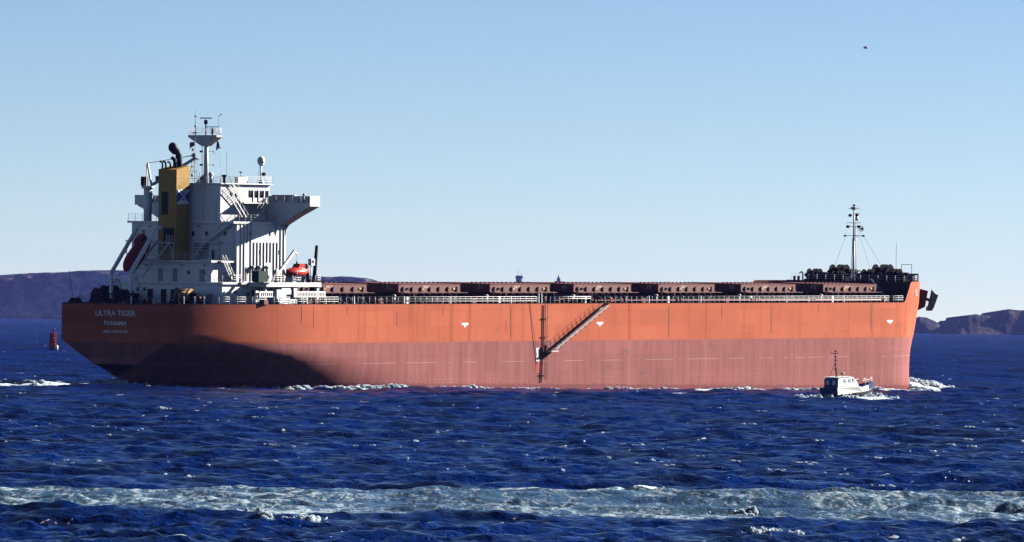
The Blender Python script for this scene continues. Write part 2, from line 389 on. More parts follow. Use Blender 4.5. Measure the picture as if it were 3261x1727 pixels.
def whitecaps():
    vs, fs = [], []; rr = random.Random(3)
    n = 0
    while n < 1300:
        px = rr.uniform(-500, 3760)
        yh = 996+.0155*px
        v = 20+690*rr.random()**1.9; py = yh+v
        x, y = px_ground(px, py)
        if 400 < y < 505 and rr.random() < .8: continue
        xs, qs = ship_xq(x, y)
        if -3 < xs < 216 and abs(qs) < 18: continue
        sc = 0.8 if y > 1200 else 1.0
        patch = float(fbm(np.array([x/60.]), np.array([y/200.]), 91, 2)[0])
        if rr.random() > (patch*2.2-.55)*1.2: continue
        if y < 950 and rr.random() < .2: continue
        # seek a local crest
        dds = np.array([-4, -2.5, -1, 0, 1, 2.5, 4]); zz_ = pt_hs(np.full(7, x), y+dds); jb = int(np.argmax(zz_)); z = float(zz_[jb]); y = y+float(dds[jb])
        k = rr.random()
        big = .12+.5*k**4+y/7500
        m_ = 1 if rr.random() < .6 else rr.randint(2, 4)
        for j in range(m_):
            L_ = big*(.35+.7*rr.random()); foam_clump(vs, fs, x+(j-.5*m_)*L_*1.1, y+rr.uniform(-.5, .5), z, L_, L_*.4, (.01+.05*rr.random()**2)*(.5+big)*(1 if y > 1200 else .6), rr.uniform(-.4, .4), rr)
        n += 1
    o = raw_mesh('whitecaps', vs, fs, foam_mat)
    tag(o, 'scattered small white breaking crests all over the blue sea', 'whitecaps', kind='stuff')
whitecaps()
def spray(name, label, pts, cat='sea foam', flecks=300, spread=1.0, up=1.0):
    """pts: (x, y, radius along, radius across, height)"""
    vs, fs = [], []; rr = random.Random(len(name)+len(pts))
    zs = pt_hs(np.array([p[0] for p in pts]), np.array([p[1] for p in pts]), True)
    for (x, y, L_, W_, H_), z in zip(pts, zs):
        z = float(z)+.12
        for k in range(5): foam_clump(vs, fs, x+rr.uniform(-.5, .5)*L_, y+rr.uniform(-.5, .5)*W_, z-.05, L_*.6, W_*.6, H_*rr.uniform(.5, 1.1), rr.uniform(-.3, .3), rr)
    for k in range(flecks):
        ic = rr.randrange(len(pts)); x, y, L_, W_, H_ = pts[ic]; z = float(zs[ic])
        p = Vector((x+rr.gauss(0, .7)*L_*spread, y+rr.gauss(0, .5)*W_, z+abs(rr.gauss(0, .55))*H_*up+H_*.4)); s = rr.uniform(.02, .07)*max(1, H_)
        d = [Vector((rr.gauss(0, s), rr.gauss(0, s), rr.gauss(0, s))) for _ in range(4)]
        o = len(vs); vs += [tuple(p+e) for e in d]; fs += [(o, o+1, o+2), (o, o+1, o+3), (o, o+2, o+3), (o+1, o+2, o+3)]
    o = raw_mesh(name, vs, fs, foam_mat, True)
    return tag(o, label, cat, kind='stuff')
def along_ship(pts): return [(ship_world(x, q, 0).x, ship_world(x, q, 0).y, a, b, h) for x, q, a, b, h in pts]
rr = random.Random(21)
bw = [(213.5+10.5*t+rr.gauss(0, .8), 7-4.5*t+rr.gauss(0, 1.6), rr.uniform(.4, 1.1), rr.uniform(.4, .9), (.42*(1-.7*t**1.4)+.1)*rr.uniform(.3, 1.0)) for t in [rr.random()**.8 for _ in range(330)]]
bw += [(rr.uniform(196, 213), 0, rr.uniform(.5, .9), rr.uniform(.5, .8), rr.uniform(.15, .45)) for _ in range(26)]
bw = [(x, float(np.interp(x, WLX, WLB))+1.0 if q == 0 else q, a, b, h) for x, q, a, b, h in bw]
spray('bow_wave', 'white tumbling bow wave thrown ahead of the big ship', along_ship(bw), flecks=1500, spread=.9, up=.5)
sw = [(8-46*t+rr.gauss(0, .8), -2+rr.gauss(0, 2.5), rr.uniform(.8, 2.2), rr.uniform(.5, 1.1), (.8*(1-t)**2+.22)*rr.uniform(.5, 1.1)) for t in [rr.random()**1.3 for _ in range(190)]]
spray('stern_wash', 'white wash streaming away from under the ship stern', along_ship(sw), flecks=500, up=.7)
hw = []
for k in range(330):
    x = 8+197*rr.random()**.85; hw.append((x, float(np.interp(x, WLX, WLB))+rr.uniform(.2, 1.8+2.5*(x > 150)), rr.uniform(.5, 1.8), rr.uniform(.3, .7), rr.uniform(.12, .42)))
spray('hull_wash', 'thin white line of foam along the ship waterline', along_ship(hw), flecks=350)
bc = []
for px, py, n_, L_, H_ in ((785, 1662, 9, .35, .42), (850, 1670, 8, .3, .18), (965, 1676, 16, .5, .38), (1568, 1682, 10, .32, .36), (2050, 1478, 7, .35, .40), (2420, 1700, 12, .35, .3), (2530, 1702, 7, .3, .25), (530, 1310, 7, .5, .3), (597, 1322, 6, .4, .25), (2385, 1622, 9, .4, .2), (1465, 1565, 8, .5, .2), (370, 1570, 8, .5, .2), (2870, 1570, 8, .5, .2), (700, 1568, 8, .5, .18)):
    x, y = px_ground(px, py); H_ *= .45; L_ *= .9
    for k in range(n_): bc.append((x+rr.gauss(0, .5)*L_*2.4, y+rr.gauss(0, .5), L_*rr.uniform(.5, 1.1), L_*rr.uniform(.5, 1), H_*rr.uniform(.4, 1.1)))
spray('breaking_crests', 'larger white breaking crests in the near water', bc, flecks=700, spread=1.2, up=.5)

# ================================================================== LAND
def land(name, label, cat, prof, D, depth, seed, col_lo, col_hi, slope=260, kind='structure', pale=0.5):
    """prof: skyline as (pixel x, pixel y) measured in the photograph, turned into metres at distance D"""
    pxs = np.array([p[0] for p in prof], float); pys = np.array([p[1] for p in prof], float)
    X = (pxs-1630.5)*_c/F_PX*D; Zt = CAM_H-(pys-(996+.0155*pxs))/F_PX*D
    nx = 420; nd = 34
    xs = np.linspace(X[0], X[-1], nx); zt = np.interp(xs, X, Zt)
    zt = zt+(fbm(xs/60, xs*0+.3, seed, 5)-.5)*np.clip(zt*.06, 0, 4)
    zt = zt+(fbm(xs/14, xs*0+.7, seed+2, 4)-.5)*np.clip(zt*.16, 0, 4.5)*(1.0 if seed > 5 else .35)
    dd = np.concatenate([np.linspace(0, 1, 22)**1.2*slope, slope+np.linspace(0.05, 1, nd-22)*depth])
    XX, DD = np.meshgrid(xs, dd); ZT = np.tile(zt, (nd, 1))
    t = np.clip(DD/slope, 0, 1)
    gully = fbm(XX/70, DD/45, seed+4, 5)
    prof_ = np.clip(t*(0.55+.9*gully), 0, 1)**.75
    prof_ = prof_*(1-t**6)+t**6
    Z = -3+(ZT+3)*prof_
    Z = Z*np.where(DD > slope, 1-.12*(DD-slope)/depth*1.0, 1)
    YY = D+DD-slope*.0+(fbm(XX/120, DD*0, seed+9, 3)-.5)*120*(1-t)
    vs = np.stack([XX, YY, Z], -1).reshape(-1, 3).tolist()
    i = np.arange(nd*nx).reshape(nd, nx); fs = np.stack([i[:-1, :-1], i[:-1, 1:], i[1:, 1:], i[1:, :-1]], -1).reshape(-1, 4).tolist()
    m = bpy.data.materials.new(name+'_rock'); m.use_nodes = True; n = m.node_tree; L = n.links; b = n.nodes['Principled BSDF']; b.inputs['Roughness'].default_value = .95; b.inputs['Specular IOR Level'].default_value = .1
    g = n.nodes.new('ShaderNodeNewGeometry'); ns = n.nodes.new('ShaderNodeTexNoise'); ns.inputs['Scale'].default_value = .03; ns.inputs['Detail'].default_value = 10; ns.inputs['Roughness'].default_value = .72; ns.inputs['Distortion'].default_value = .6; L.new(g.outputs['Position'], ns.inputs[0])
    rp = n.nodes.new('ShaderNodeValToRGB'); L.new(ns.outputs[0], rp.inputs[0]); rp.color_ramp.elements[0].position = .47; rp.color_ramp.elements[1].position = .66
    rp.color_ramp.elements[0].color = col_lo+(1,); rp.color_ramp.elements[1].color = col_hi+(1,)
    # heath on flat tops
    sx = n.nodes.new('ShaderNodeSeparateXYZ'); L.new(g.outputs['Normal'], sx.inputs[0])
    rm = n.nodes.new('ShaderNodeMapRange'); rm.inputs['From Min'].default_value = .82; rm.inputs['From Max'].default_value = .97; L.new(sx.outputs['Z'], rm.inputs['Value'])
    mx = n.nodes.new('ShaderNodeMix'); mx.data_type = 'RGBA'; L.new(rm.outputs[0], mx.inputs[0]); L.new(rp.outputs[0], mx.inputs[6]); mx.inputs[7].default_value = (.010, .009, .008, 1)
    L.new(mx.outputs[2], b.inputs['Base Color'])
    o = raw_mesh(name, vs, fs, m, True)
    return tag(o, label, cat, kind=kind)
headland = land('headland', 'long low rocky headland behind the stern, fading into haze', 'hills',
     [(-700, 900), (-200, 884), (0, 876), (50, 871), (100, 868), (260, 862), (350, 861), (600, 866), (900, 876), (1030, 881), (1090, 878), (1165, 884), (1200, 896), (1300, 901), (1400, 904), (1500, 908), (1700, 911), (1900, 914), (2100, 930), (2300, 1012), (2330, 1040)],
     14200, 1500, 3, (.008, .008, .012), (.50, .40, .38), slope=95)
land('rock_islet', 'small jagged rock islet just right of the bow', 'rocks',
     [(2790, 1060), (2840, 1040), (2880, 1025), (2913, 1020), (2918, 1013), (2932, 1007), (2957, 1012), (2975, 1020), (2990, 1029), (2995, 1036), (3013, 1042), (3022, 1052), (3031, 1060), (3040, 1062)],
     12800, 200, 13, (.008, .008, .010), (.09, .08, .08), slope=45)
land('rocky_point', 'steep rocky point at the right edge of the picture', 'rocks',
     [(3046, 1063), (3051, 1060), (3053, 1026), (3061, 1019), (3064, 1016), (3083, 1014), (3086, 1004), (3118, 1001), (3148, 1004), (3168, 1011), (3200, 1001), (3204, 987), (3218, 983), (3261, 988), (3400, 990), (3700, 1000)],
     12600, 600, 23, (.008, .008, .010), (.14, .11, .10), slope=60)
# far buildings on the headland
def far_pt(px, py, D):
    return (px-1630.5)/F_PX*D, D, CAM_H-(py-(996+.0155*px))/F_PX*D
masonry = material('grey_masonry', (.20, .19, .19), .9, var=.15, scale=.1)
def wbuild(mb, name, mats, parent):     # world-space parts: q = -y
    return mb.build(name, mats, parent)
def world_thing(name, label, cat, base, group=None):
    return thing(name, label, cat, (base[0], -base[1], base[2]), group, mat=Matrix.Identity(4))
D = 14350
k = D/F_PX
bx, by, bz = far_pt(1652, 908, D)
t = world_thing('signal_tower', 'stout signal tower with flared lookout and aerials on the far headland', 'tower', (bx, by, bz-6))
mb = MB(); mb.tube((bx, -by, bz-8), (bx, -by, bz+21*k), 11.5*k, 12, 11.5*k); mb.build('wall', masonry, t)
mb = MB(); mb.tube((bx, -by, bz+21*k), (bx, -by, bz+25*k), 11.5*k, 12, 15*k); mb.tube((bx, -by, bz+25*k), (bx, -by, bz+30*k), 12.5*k, 12); mb.build('lookout', masonry, t)
mb = MB(); mb.tube((bx-4*k, -by, bz+30*k), (bx-4*k, -by, bz+52*k), .45*k, 5); mb.tube((bx+7*k, -by, bz+30*k), (bx+7*k, -by, bz+40*k), .7*k, 5); mb.build('aerial', masonry, t)
mb = MB(); mb.box((bx-72*k, -by-8, bz-8), (bx-11*k, -by+8, bz+3.2*k)); mb.box((bx-60*k, -by-8, bz-8), (bx-30*k, -by+8, bz+4.6*k)); mb.box((bx+11.5*k, -by-8, bz-8), (bx+16*k, -by+8, bz+2.2*k)); mb.build('annex', masonry, t)
bx, by, bz = far_pt(1778, 908, D)
t = world_thing('fort_lighthouse', 'squat fort with a small stepped lighthouse on top, far behind the deck', 'lighthouse', (bx, by, bz-6))
mb = MB(); mb.prism([(bx-22*k, -by, bz-8), (bx+28*k, -by, bz-8), (bx+28*k, -by, bz+1*k), (bx+20*k, -by, bz+3*k), (bx+19*k, -by, bz+11*k), (bx-10*k, -by, bz+13*k), (bx-17*k, -by, bz+9*k), (bx-20*k, -by, bz+2*k)], (0, 20, 0)); mb.build('wall', masonry, t)
mb = MB(); mb.box((bx-7*k, -by+3, bz+12*k), (bx+4*k, -by+16, bz+21*k)); mb.box((bx-5*k, -by+5, bz+21*k), (bx+2*k, -by+14, bz+25*k)); mb.tube((bx-2*k, -by+9, bz+25*k), (bx-2*k, -by+9, bz+34*k), 2*k, 8, .4*k); mb.build('lantern_tower', masonry, t)
def bush(px, py, wd, hh):
    bx, by, bz = far_pt(px, 908, D)
    mb = MB(); rb = random.Random(int(px))
    for i in range(34):
        r_ = rb.uniform(1.6, 3.6)*k; u = rb.uniform(-1, 1)
        mb.ball((bx+u*wd*k, -by+rb.uniform(-10, 10), bz+rb.uniform(0, 1)*hh*k*(1-u*u)), (r_, r_, r_*.8), 6, 4)
    return mb.build('tree_clump', material('far_foliage', (.04, .05, .03), .95), None)
tag(bush(1528, 900, 30, 5.5), 'dark low clump of trees on the far skyline left of the signal tower', 'trees', kind='stuff')

# ================================================================== SHIP
ship = thing('cargo_ship', 'huge orange and brown bulk carrier with white superstructure aft', 'cargo ship')
def ip(tab, x):
    a = np.array(tab, float); xx = a[:, 0]; yy = a[:, 1]
    h = np.diff(xx); dl = np.diff(yy)/h; d = np.zeros_like(xx)
    for i in range(1, len(xx)-1):
        if dl[i-1]*dl[i] > 0:
            w1 = 2*h[i]+h[i-1]; w2 = h[i]+2*h[i-1]; d[i] = (w1+w2)/(w1/dl[i-1]+w2/dl[i])
    d[0] = dl[0]; d[-1] = dl[-1]
    x = np.clip(x, xx[0], xx[-1]); i = np.clip(np.searchsorted(xx, x)-1, 0, len(h)-1); s = (x-xx[i])/h[i]
    return yy[i]*(1+2*s)*(1-s)**2+d[i]*h[i]*s*(1-s)**2+yy[i+1]*s*s*(3-2*s)+d[i+1]*h[i]*s*s*(s-1)
BOW_LO = [(187, 16.13), (194, 15.7), (199, 14.2), (204.1, 11.3), (209, 7.4), (212, 4), (213.5, 0)]
BOW_HI = [(190, 16.13), (196, 15.8), (202, 14.2), (207, 11.3), (212, 7.6), (215.5, 4), (217.2, 0)]
def bow(f): return [tuple(np.array(a)*(1-f)+np.array(b)*f) for a, b in zip(BOW_LO, BOW_HI)]
def run(b0, L_, p_): return [(float(x_), 16.13-(16.13-b0)*(1-x_/L_)**p_) for x_ in np.linspace(0, L_, 22)]
TR = run(9.97, 28, 2.0)
def tuck(d_, L_, p_): return [(x_, float(np.interp(x_, [t_[0] for t_ in TR], [t_[1] for t_ in TR]))-d_*max(0, 1-x_/L_)**p_) for x_ in [float(k_) for k_ in np.linspace(0, max(L_, 28), 24)]]
LEV = [
 (0.0, [(14, 0), (20, 2), (30, 6), (45, 12), (60, 14.4), (175, 14.4), (190, 11.5), (203, 5), (209, 0)]),
 (2.0, [(12, 0), (20, 3.5), (30, 8), (42, 13.5), (55, 16.13), (180, 16.13), (192, 13.5), (203, 8), (211.5, 0)]),
 (5.0, [(9, 0), (14, 3.4), (20, 7.0), (28, 10.8), (38, 13.8), (48, 15.5), (60, 16.13)]+bow(0)),
 (7.4, [(7, 0), (8, .8), (12, 4.2), (16, 7.4), (20, 9.9), (26, 12.5), (34, 14.6), (43, 15.7), (54, 16.13)]+bow(0)),
 (9.2, [(1.2, 0), (4, 3.2), (8, 6.8), (14, 10.5), (20, 12.7), (28, 14.5), (37, 15.65), (48, 16.13)]+bow(0)),
 (10.9, tuck(6.07, 36, 1.6)+bow(.05)),
 (12.2, tuck(3.67, 22, 1.6)+bow(.15)),
 (13.4, tuck(1.57, 11, 1.6)+bow(.3)),
 (14.5, [(0, 10.1)]+[(a, b) for a, b in TR[1:]]+bow(.45)),
 (15.4, TR+bow(.55)), (17.5, TR+bow(.78)), (19.8, TR+bow(1.0)), (23.25, TR+bow(1.12)),
]
XS = np.unique(np.concatenate([np.linspace(0, 24, 97), np.linspace(24, 60, 50), np.linspace(60, 186, 24), np.linspace(186, 218.5, 66)]))
def hull_grid():
    G = []
    for z, tab in LEV: 
        b = ip(sorted(tab), XS); lo = min(t_[0] for t_ in tab); hi = max(t_[0] for t_ in tab)
        b = np.where((XS < lo-1e-6) | (XS > hi+1e-6), 0, b); G.append(np.maximum(b, 0))
    return np.array(G)
HB = hull_grid(); ZL = np.array([l[0] for l in LEV])
FC0, FC1 = 195.2, 197.6                      # start of the forecastle sides
def top_z(x): return 19.8 if x <= FC0 else 19.8+3.45*min(1, (x-FC0)/(FC1-FC0))
def hull_b(x, z):
    col = [np.interp(x, XS, HB[j]) for j in range(len(ZL))]; return float(np.interp(z, ZL, col))
mb = MB()
nz_, nxs = len(ZL), len(XS)
for side in (1, -1):
    idx = {}
    for j in range(nz_):
        for i in range(nxs):
            z = ZL[j]
            if j == nz_-1: z = top_z(XS[i])
            bb = HB[j, i] if j < nz_-1 else (HB[j-1, i]+(HB[j, i]-HB[j-1, i])*(z-19.8)/3.45)
            idx[j, i] = len(mb.v); mb.v.append((XS[i], side*bb, z))
    for j in range(nz_-1):
        for i in range(nxs-1):
            q4 = [(j, i), (j, i+1), (j+1, i+1), (j+1, i)]
            if all(HB[min(a, nz_-2), b_] < 1e-3 for a, b_ in q4) : continue
            if j == nz_-2 and XS[i+1] <= FC0+1e-6: continue
            f = [idx[a] for a in q4]
            mb.f.append(tuple(f)); mb.mi.append(0); mb.sm.append(True)
# transom
tp = [j for j in range(nz_-1) if HB[j, 0] > 1e-3 or ZL[j] >= 10.9]
mb.f.append(tuple([len(mb.v)+k_ for k_ in range(2*len(tp))])); mb.mi.append(0); mb.sm.append(False)
mb.v += [(0, HB[j, 0], ZL[j]) for j in tp]+[(0, -HB[j, 0], ZL[j]) for j in tp[::-1]]
hm = bpy.data.materials.new('hull_paint'); hm.use_nodes = True
n = hm.node_tree; L = n.links; pb = n.nodes['Principled BSDF']; pb.inputs['Roughness'].default_value = .8; pb.inputs['Specular IOR Level'].default_value = .08
tc = n.nodes.new('ShaderNodeTexCoord'); sp = n.nodes.new('ShaderNodeSeparateXYZ'); L.new(tc.outputs['Object'], sp.inputs[0])
def NZ(sx, sz, det=6, scale=1.0, rough=.5):
    mp = n.nodes.new('ShaderNodeMapping'); mp.inputs['Scale'].default_value = (sx, sx*.5, sz); L.new(tc.outputs['Object'], mp.inputs[0])
    t = n.nodes.new('ShaderNodeTexNoise'); t.inputs['Scale'].default_value = scale; t.inputs['Detail'].default_value = det; t.inputs['Roughness'].default_value = rough; L.new(mp.outputs[0], t.inputs[0]); return t.outputs[0]
def MT(op, a, b=None, clamp=False):
    t = n.nodes.new('ShaderNodeMath'); t.operation = op; t.use_clamp = clamp
    for k_, v in enumerate((a, b)):
        if v is None: continue
        if isinstance(v, (int, float)): t.inputs[k_].default_value = v
        else: L.new(v, t.inputs[k_])
    return t.outputs[0]
def RAMP(f, p0, c0, p1, c1):
    r_ = n.nodes.new('ShaderNodeValToRGB'); L.new(f, r_.inputs[0]); e = r_.color_ramp.elements; e[0].position = p0; e[1].position = p1; e[0].color = c0+(1,); e[1].color = c1+(1,); return r_.outputs[0]
def MIX(f, a, b):
    t = n.nodes.new('ShaderNodeMix'); t.data_type = 'RGBA'
    for k_, v in ((0, f), (6, a), (7, b)):
        if isinstance(v, tuple): t.inputs[k_].default_value = v+(1,)
        elif isinstance(v, (int, float)): t.inputs[k_].default_value = v
        else: L.new(v, t.inputs[k_])
    return t.outputs[2]
Z = sp.outputs['Z']
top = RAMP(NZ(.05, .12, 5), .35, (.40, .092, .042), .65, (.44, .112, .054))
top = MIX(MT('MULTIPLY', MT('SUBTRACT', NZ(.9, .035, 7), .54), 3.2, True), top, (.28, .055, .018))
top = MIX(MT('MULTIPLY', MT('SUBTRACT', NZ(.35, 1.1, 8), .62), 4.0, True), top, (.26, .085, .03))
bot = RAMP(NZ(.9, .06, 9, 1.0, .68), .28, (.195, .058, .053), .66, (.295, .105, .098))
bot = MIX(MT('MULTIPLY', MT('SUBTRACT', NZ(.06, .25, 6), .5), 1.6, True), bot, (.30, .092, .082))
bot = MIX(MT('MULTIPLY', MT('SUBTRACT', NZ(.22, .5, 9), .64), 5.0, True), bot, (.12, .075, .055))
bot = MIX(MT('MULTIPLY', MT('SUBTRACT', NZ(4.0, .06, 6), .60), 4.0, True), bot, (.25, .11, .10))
# thin scraped lines
def line(zc, w_, nsx, thr):
    d_ = MT('ABSOLUTE', MT('SUBTRACT', Z, zc)); return MT('MULTIPLY', MT('LESS_THAN', d_, w_), MT('GREATER_THAN', NZ(nsx, .0, 3), thr))
bot = MIX(MT('MULTIPLY', line(10.9, .04, .22, .5), .55), bot, (.42, .30, .28))
bot = MIX(MT('MULTIPLY', line(8.35, .03, .2, .55), .4), bot, (.36, .2, .19))
top = MIX(MT('MULTIPLY', line(15.3, .035, .2, .6), .35), top, (.52, .2, .12))
wet = MT('LESS_THAN', MT('ADD', Z, MT('MULTIPLY', sp.outputs['X'], .0124)), MT('ADD', 7.75, MT('MULTIPLY', NZ(1.6, .0, 4), 1.3)))
bot = MIX(MT('MULTIPLY', wet, .75), bot, (.15, .035, .040))
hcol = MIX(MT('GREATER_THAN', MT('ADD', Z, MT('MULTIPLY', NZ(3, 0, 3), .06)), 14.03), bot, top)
cb_ = n.nodes.new('ShaderNodeCombineXYZ'); L.new(sp.outputs['X'], cb_.inputs[0]); L.new(Z, cb_.inputs[1])
bk = n.nodes.new('ShaderNodeTexBrick'); L.new(cb_.outputs[0], bk.inputs['Vector']); bk.inputs['Scale'].default_value = 1; bk.inputs['Brick Width'].default_value = 9.6; bk.inputs['Row Height'].default_value = 2.35; bk.inputs['Mortar Size'].default_value = .035; bk.inputs['Mortar Smooth'].default_value = .6
bk.inputs['Color1'].default_value = (.93, .93, .93, 1); bk.inputs['Color2'].default_value = (1.05, 1.05, 1.05, 1); bk.inputs['Mortar'].default_value = (.84, .80, .78, 1)
ml = n.nodes.new('ShaderNodeMix'); ml.data_type = 'RGBA'; ml.blend_type = 'MULTIPLY'; ml.inputs[0].default_value = 1; L.new(hcol, ml.inputs[6]); L.new(bk.outputs['Color'], ml.inputs[7]); hcol = ml.outputs[2]
L.new(hcol, pb.inputs['Base Color'])
pl = MT('ADD', MT('MULTIPLY', NZ(.35, .35, 3), .8), NZ(.10, .02, 2))
hb = n.nodes.new('ShaderNodeBump'); hb.inputs['Strength'].default_value = .35; hb.inputs['Distance'].default_value = .12; L.new(pl, hb.inputs['Height']); L.new(hb.outputs[0], pb.inputs['Normal'])
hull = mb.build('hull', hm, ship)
# transom lettering and hull marks
text_part('ship_name', 'ULTRA TIGER', M['name_paint'], (-.015, 0.05, 18.38), 7.4, .80, ship)
text_part('home_port', 'PANAMA', M['name_paint'], (-.015, 0.07, 16.90), 4.15, .66, ship)
text_part('registry_number', 'IMO 9414149', M['name_paint'], (-.015, 0.08, 15.66), 4.5, .46, ship)
def side_pt(x, z, off=.03): return (x, hull_b(x, z)+off, z)
def mark(name, m, x0, x1, z0, z1, off=.02):
    q = hull_b((x0+x1)/2, (z0+z1)/2); return MB().box((x0, q-.01, z0), (x1, q+off, z1)).build(name, m, ship)
for x in (66.9, 103.9, 190.2):
    q = hull_b(x, 16.5)
    MB().prism([(x-.95, q-.01, 16.9), (x+.95, q-.01, 16.9), (x+.8, q-.01, 16.55), (x+.25, q-.01, 16.5), (x+.12, q-.01, 16.2), (x-.12, q-.01, 16.2), (x-.25, q-.01, 16.5), (x-.8, q-.01, 16.55)], (0, .03, 0)).build('tug_mark', M['hull_mark'], ship)
for x, z0 in ((79.3, 14.6), (123.6, 14.6), (153.7, 14.9), (184.3, 15.2)): mark('rust_streak', M['rust_line'], x-.1, x+.12, z0, 19.4)
for x, z0, z1 in ((48.9, 16.6, 18.4), (78, 15.6, 17), (24.6, 17.2, 19.6), (27.5, 16.2, 19.6), (36, 18.3, 19.6), (61, 18.0, 19.6), (112, 18.5, 19.6), (139, 17.6, 19.6), (168, 18.2, 19.6)): mark('rust_streak', M['rust_line'], x-.04, x+.04, z0, z1)
mark('boarding_mark_white', M['hull_mark'], 86.3, 87.1, 10.85, 12.95); mark('boarding_mark_red', M['red'], 86.25, 87.05, 9.0, 10.85)
text_part('bow_mark', 'S', M['hull_mark'], (200.2, hull_b(200.2, 21.4)+.15, 21.4), .6, 1.05, ship, 'side', .05)

# main deck, forecastle
mb = MB(); dx_ = [x for x in XS if x <= 203]
vs = [(x, hull_b(x, 19.75)-.05, 19.74) for x in dx_]+[(x, -hull_b(x, 19.75)+.05, 19.74) for x in dx_[::-1]]
mb.prism(vs, (0, 0, -.1)); mb.build('main_deck', M['deck'], ship)
# hull sheer strake
mb = MB()
for s_ in (1, -1):
    xs_ = [x for x in XS if x <= FC0]
    for a, b in zip(xs_[:-1], xs_[1:]): mb.beam((a, s_*(hull_b(a, 19.8)-.1), 19.83), (b, s_*(hull_b(b, 19.8)-.1), 19.83), .18, .1)
mb.build('deck_edge', M['dark'], ship)
mb = MB(); fx = [x for x in XS if x >= 201.0]
def btop(x): return max(0.02, hull_b(x, 23.2)-.04)
vs = [(x, btop(x), 23.15) for x in fx]+[(x, -btop(x), 23.15) for x in fx[::-1]]
mb.prism(vs, (0, 0, -.12)); mb.build('forecastle_deck', M['fore'], ship)
mb = MB()
mb.prism([(201, 14.35, 19.75), (201, 14.35, 23.2), (201, -11.2, 23.35), (201, -12.6, 22.5), (201, -12.6, 19.75)], (.25, 0, 0)); mb.build('forecastle_bulkhead', M['fore'], ship)
mb = MB()   # slanting side plating inside faces
for s_ in (1, -1):
    pts = [(x, s_*(hull_b(x, 20)-.12), 19.8) for x in (195.6, 201)]+[(201, s_*(hull_b(201, 22)-.12), 23.15), (197.9, s_*(hull_b(197.9, 22)-.12), 23.1)]
    MB().prism(pts, (0, -s_*.06, 0)).build('bulwark_lining', M['fore'], ship)
mb = MB()   # front bulwark rim
fx2 = [x for x in XS if x >= 210]
for s_ in (1, -1):
    for a, b in zip(fx2[:-1], fx2[1:]):
        qa, qb = btop(a), btop(b)
        if qa < .05 and qb < .05: continue
        mb.prism([(a, s_*qa, 23.1), (b, s_*qb, 23.1), (b, s_*qb, 24.55), (a, s_*qa, 24.55)], (-.06, 0, 0))
mb.build('bow_bulwark', M['fore'], ship)

# hatches -------------------------------------------------------------------
HX = [(33.2, 50.9), (59.3, 75.7), (83.8, 100.3), (107.0, 123.3), (131.2, 147.7), (155.6, 172.1), (180.7, 197.3)]
text_white = material('stencil_paint', (.75, .55, .45), .7, var=.3, scale=5)
for k_, (a, b) in enumerate(HX):
    num = 7-k_; ln = b-a
    hc = MB(); hc.box((a, -9, 21.62), (b, 9, 22.78))
    hc.prism([(a+.05, -9, 22.78), (a+.05, 0, 23.02), (a+.05, 9, 22.78)], (ln-.1, 0, 0))
    hc.box((a-.12, -9.1, 21.52), (b+.12, 9.12, 21.62))
    hc.box((a-.02, -9.02, 22.70), (b+.02, 9.06, 22.80))
    cov = hc.build('hatch_cover', M['hatch'], ship)
    cm = MB(); cm.box((a+.5, -8.1, 19.8), (b-.5, 8.1, 21.52)); cm.build('hatch_coaming', M['fore'], ship)  # darker colour on the coaming paints in the shade under the cover
    st = MB(); st.prism([(a+1.0, 8.1, 19.8), (a+1.0, 9.0, 19.8), (a+1.0, 8.75, 21.5), (a+1.0, 8.1, 21.5)], (.12, 0, 0))
    st.box((a+.95, 8.7, 20.6), (a+1.4, 8.95, 21.35))
    s0 = st.build('coaming_stay', M['hatch'], ship)
    nst = int((ln-2)/1.75)
    for j in range(1, nst+1): clone(s0, (j*(ln-2.1)/nst, 0, 0), ship)
    cl = MB(); cl.prism([(a+.9, 9.0, 21.62), (a+1.25, 9.0, 21.62), (a+1.12, 9.0, 22.15), (a+1.03, 9.0, 22.35)], (0, .22, 0))
    c0 = cl.build('cleat', M['black'], ship)
    for j in range(1, 7): clone(c0, (j*(ln-2.1)/6, 0, 0), ship)
    for j in range(4):
        xx = a+2+j*(ln-4)/3
        MB().box((xx, 9.0, 21.9), (xx+.5, 9.12, 22.2)).build('wheel_pocket', M['ochre'] if j % 2 else M['dark'], ship)
    rl = MB(); rl.box((a-.3, 9.13, 21.42), (b+.3, 10.3, 21.5)); rl.build('walkway_edge', M['hatch'], ship)
    # sloping braces from the coaming edge to the deck
    br = MB().beam((a+3.2, 9.42, 21.3), (a+4.0, 11.0, 19.8), .09).build('deck_brace', M['white_dirty'], ship)
    for j in range(1, 5): clone(br, (j*(ln-5)/4.6, 0, 0), ship)
    # end ledges
    eg = MB(); 
    eg.box((a-.35, -6.08, 19.8), (a+.5, -5.92, 21.5)); e0 = eg.build('end_stay', M['hatch'], ship)
    for q in (4, 8, 12): clone(e0, (0, q, 0), ship)
    text_part('hatch_number', '%dS' % num, text_white, (a-.025, 7.2, 22.3), 1.0, .55, ship)
    text_part('hatch_number', 'NO.%d' % num, text_white, ((a+b)/2-.8, 9.01, 22.35), 1.5, .42, ship, 'side')
    # little bolts along the top edge
    bt = MB()
    for j in range(14): bt.box((a+.6+j*(ln-1.2)/13, 5.0, 22.85), (a+.75+j*(ln-1.2)/13, 5.2, 23.1))
    bt.build('lifting_lugs', M['dark'], ship)['kind'] = 'stuff'
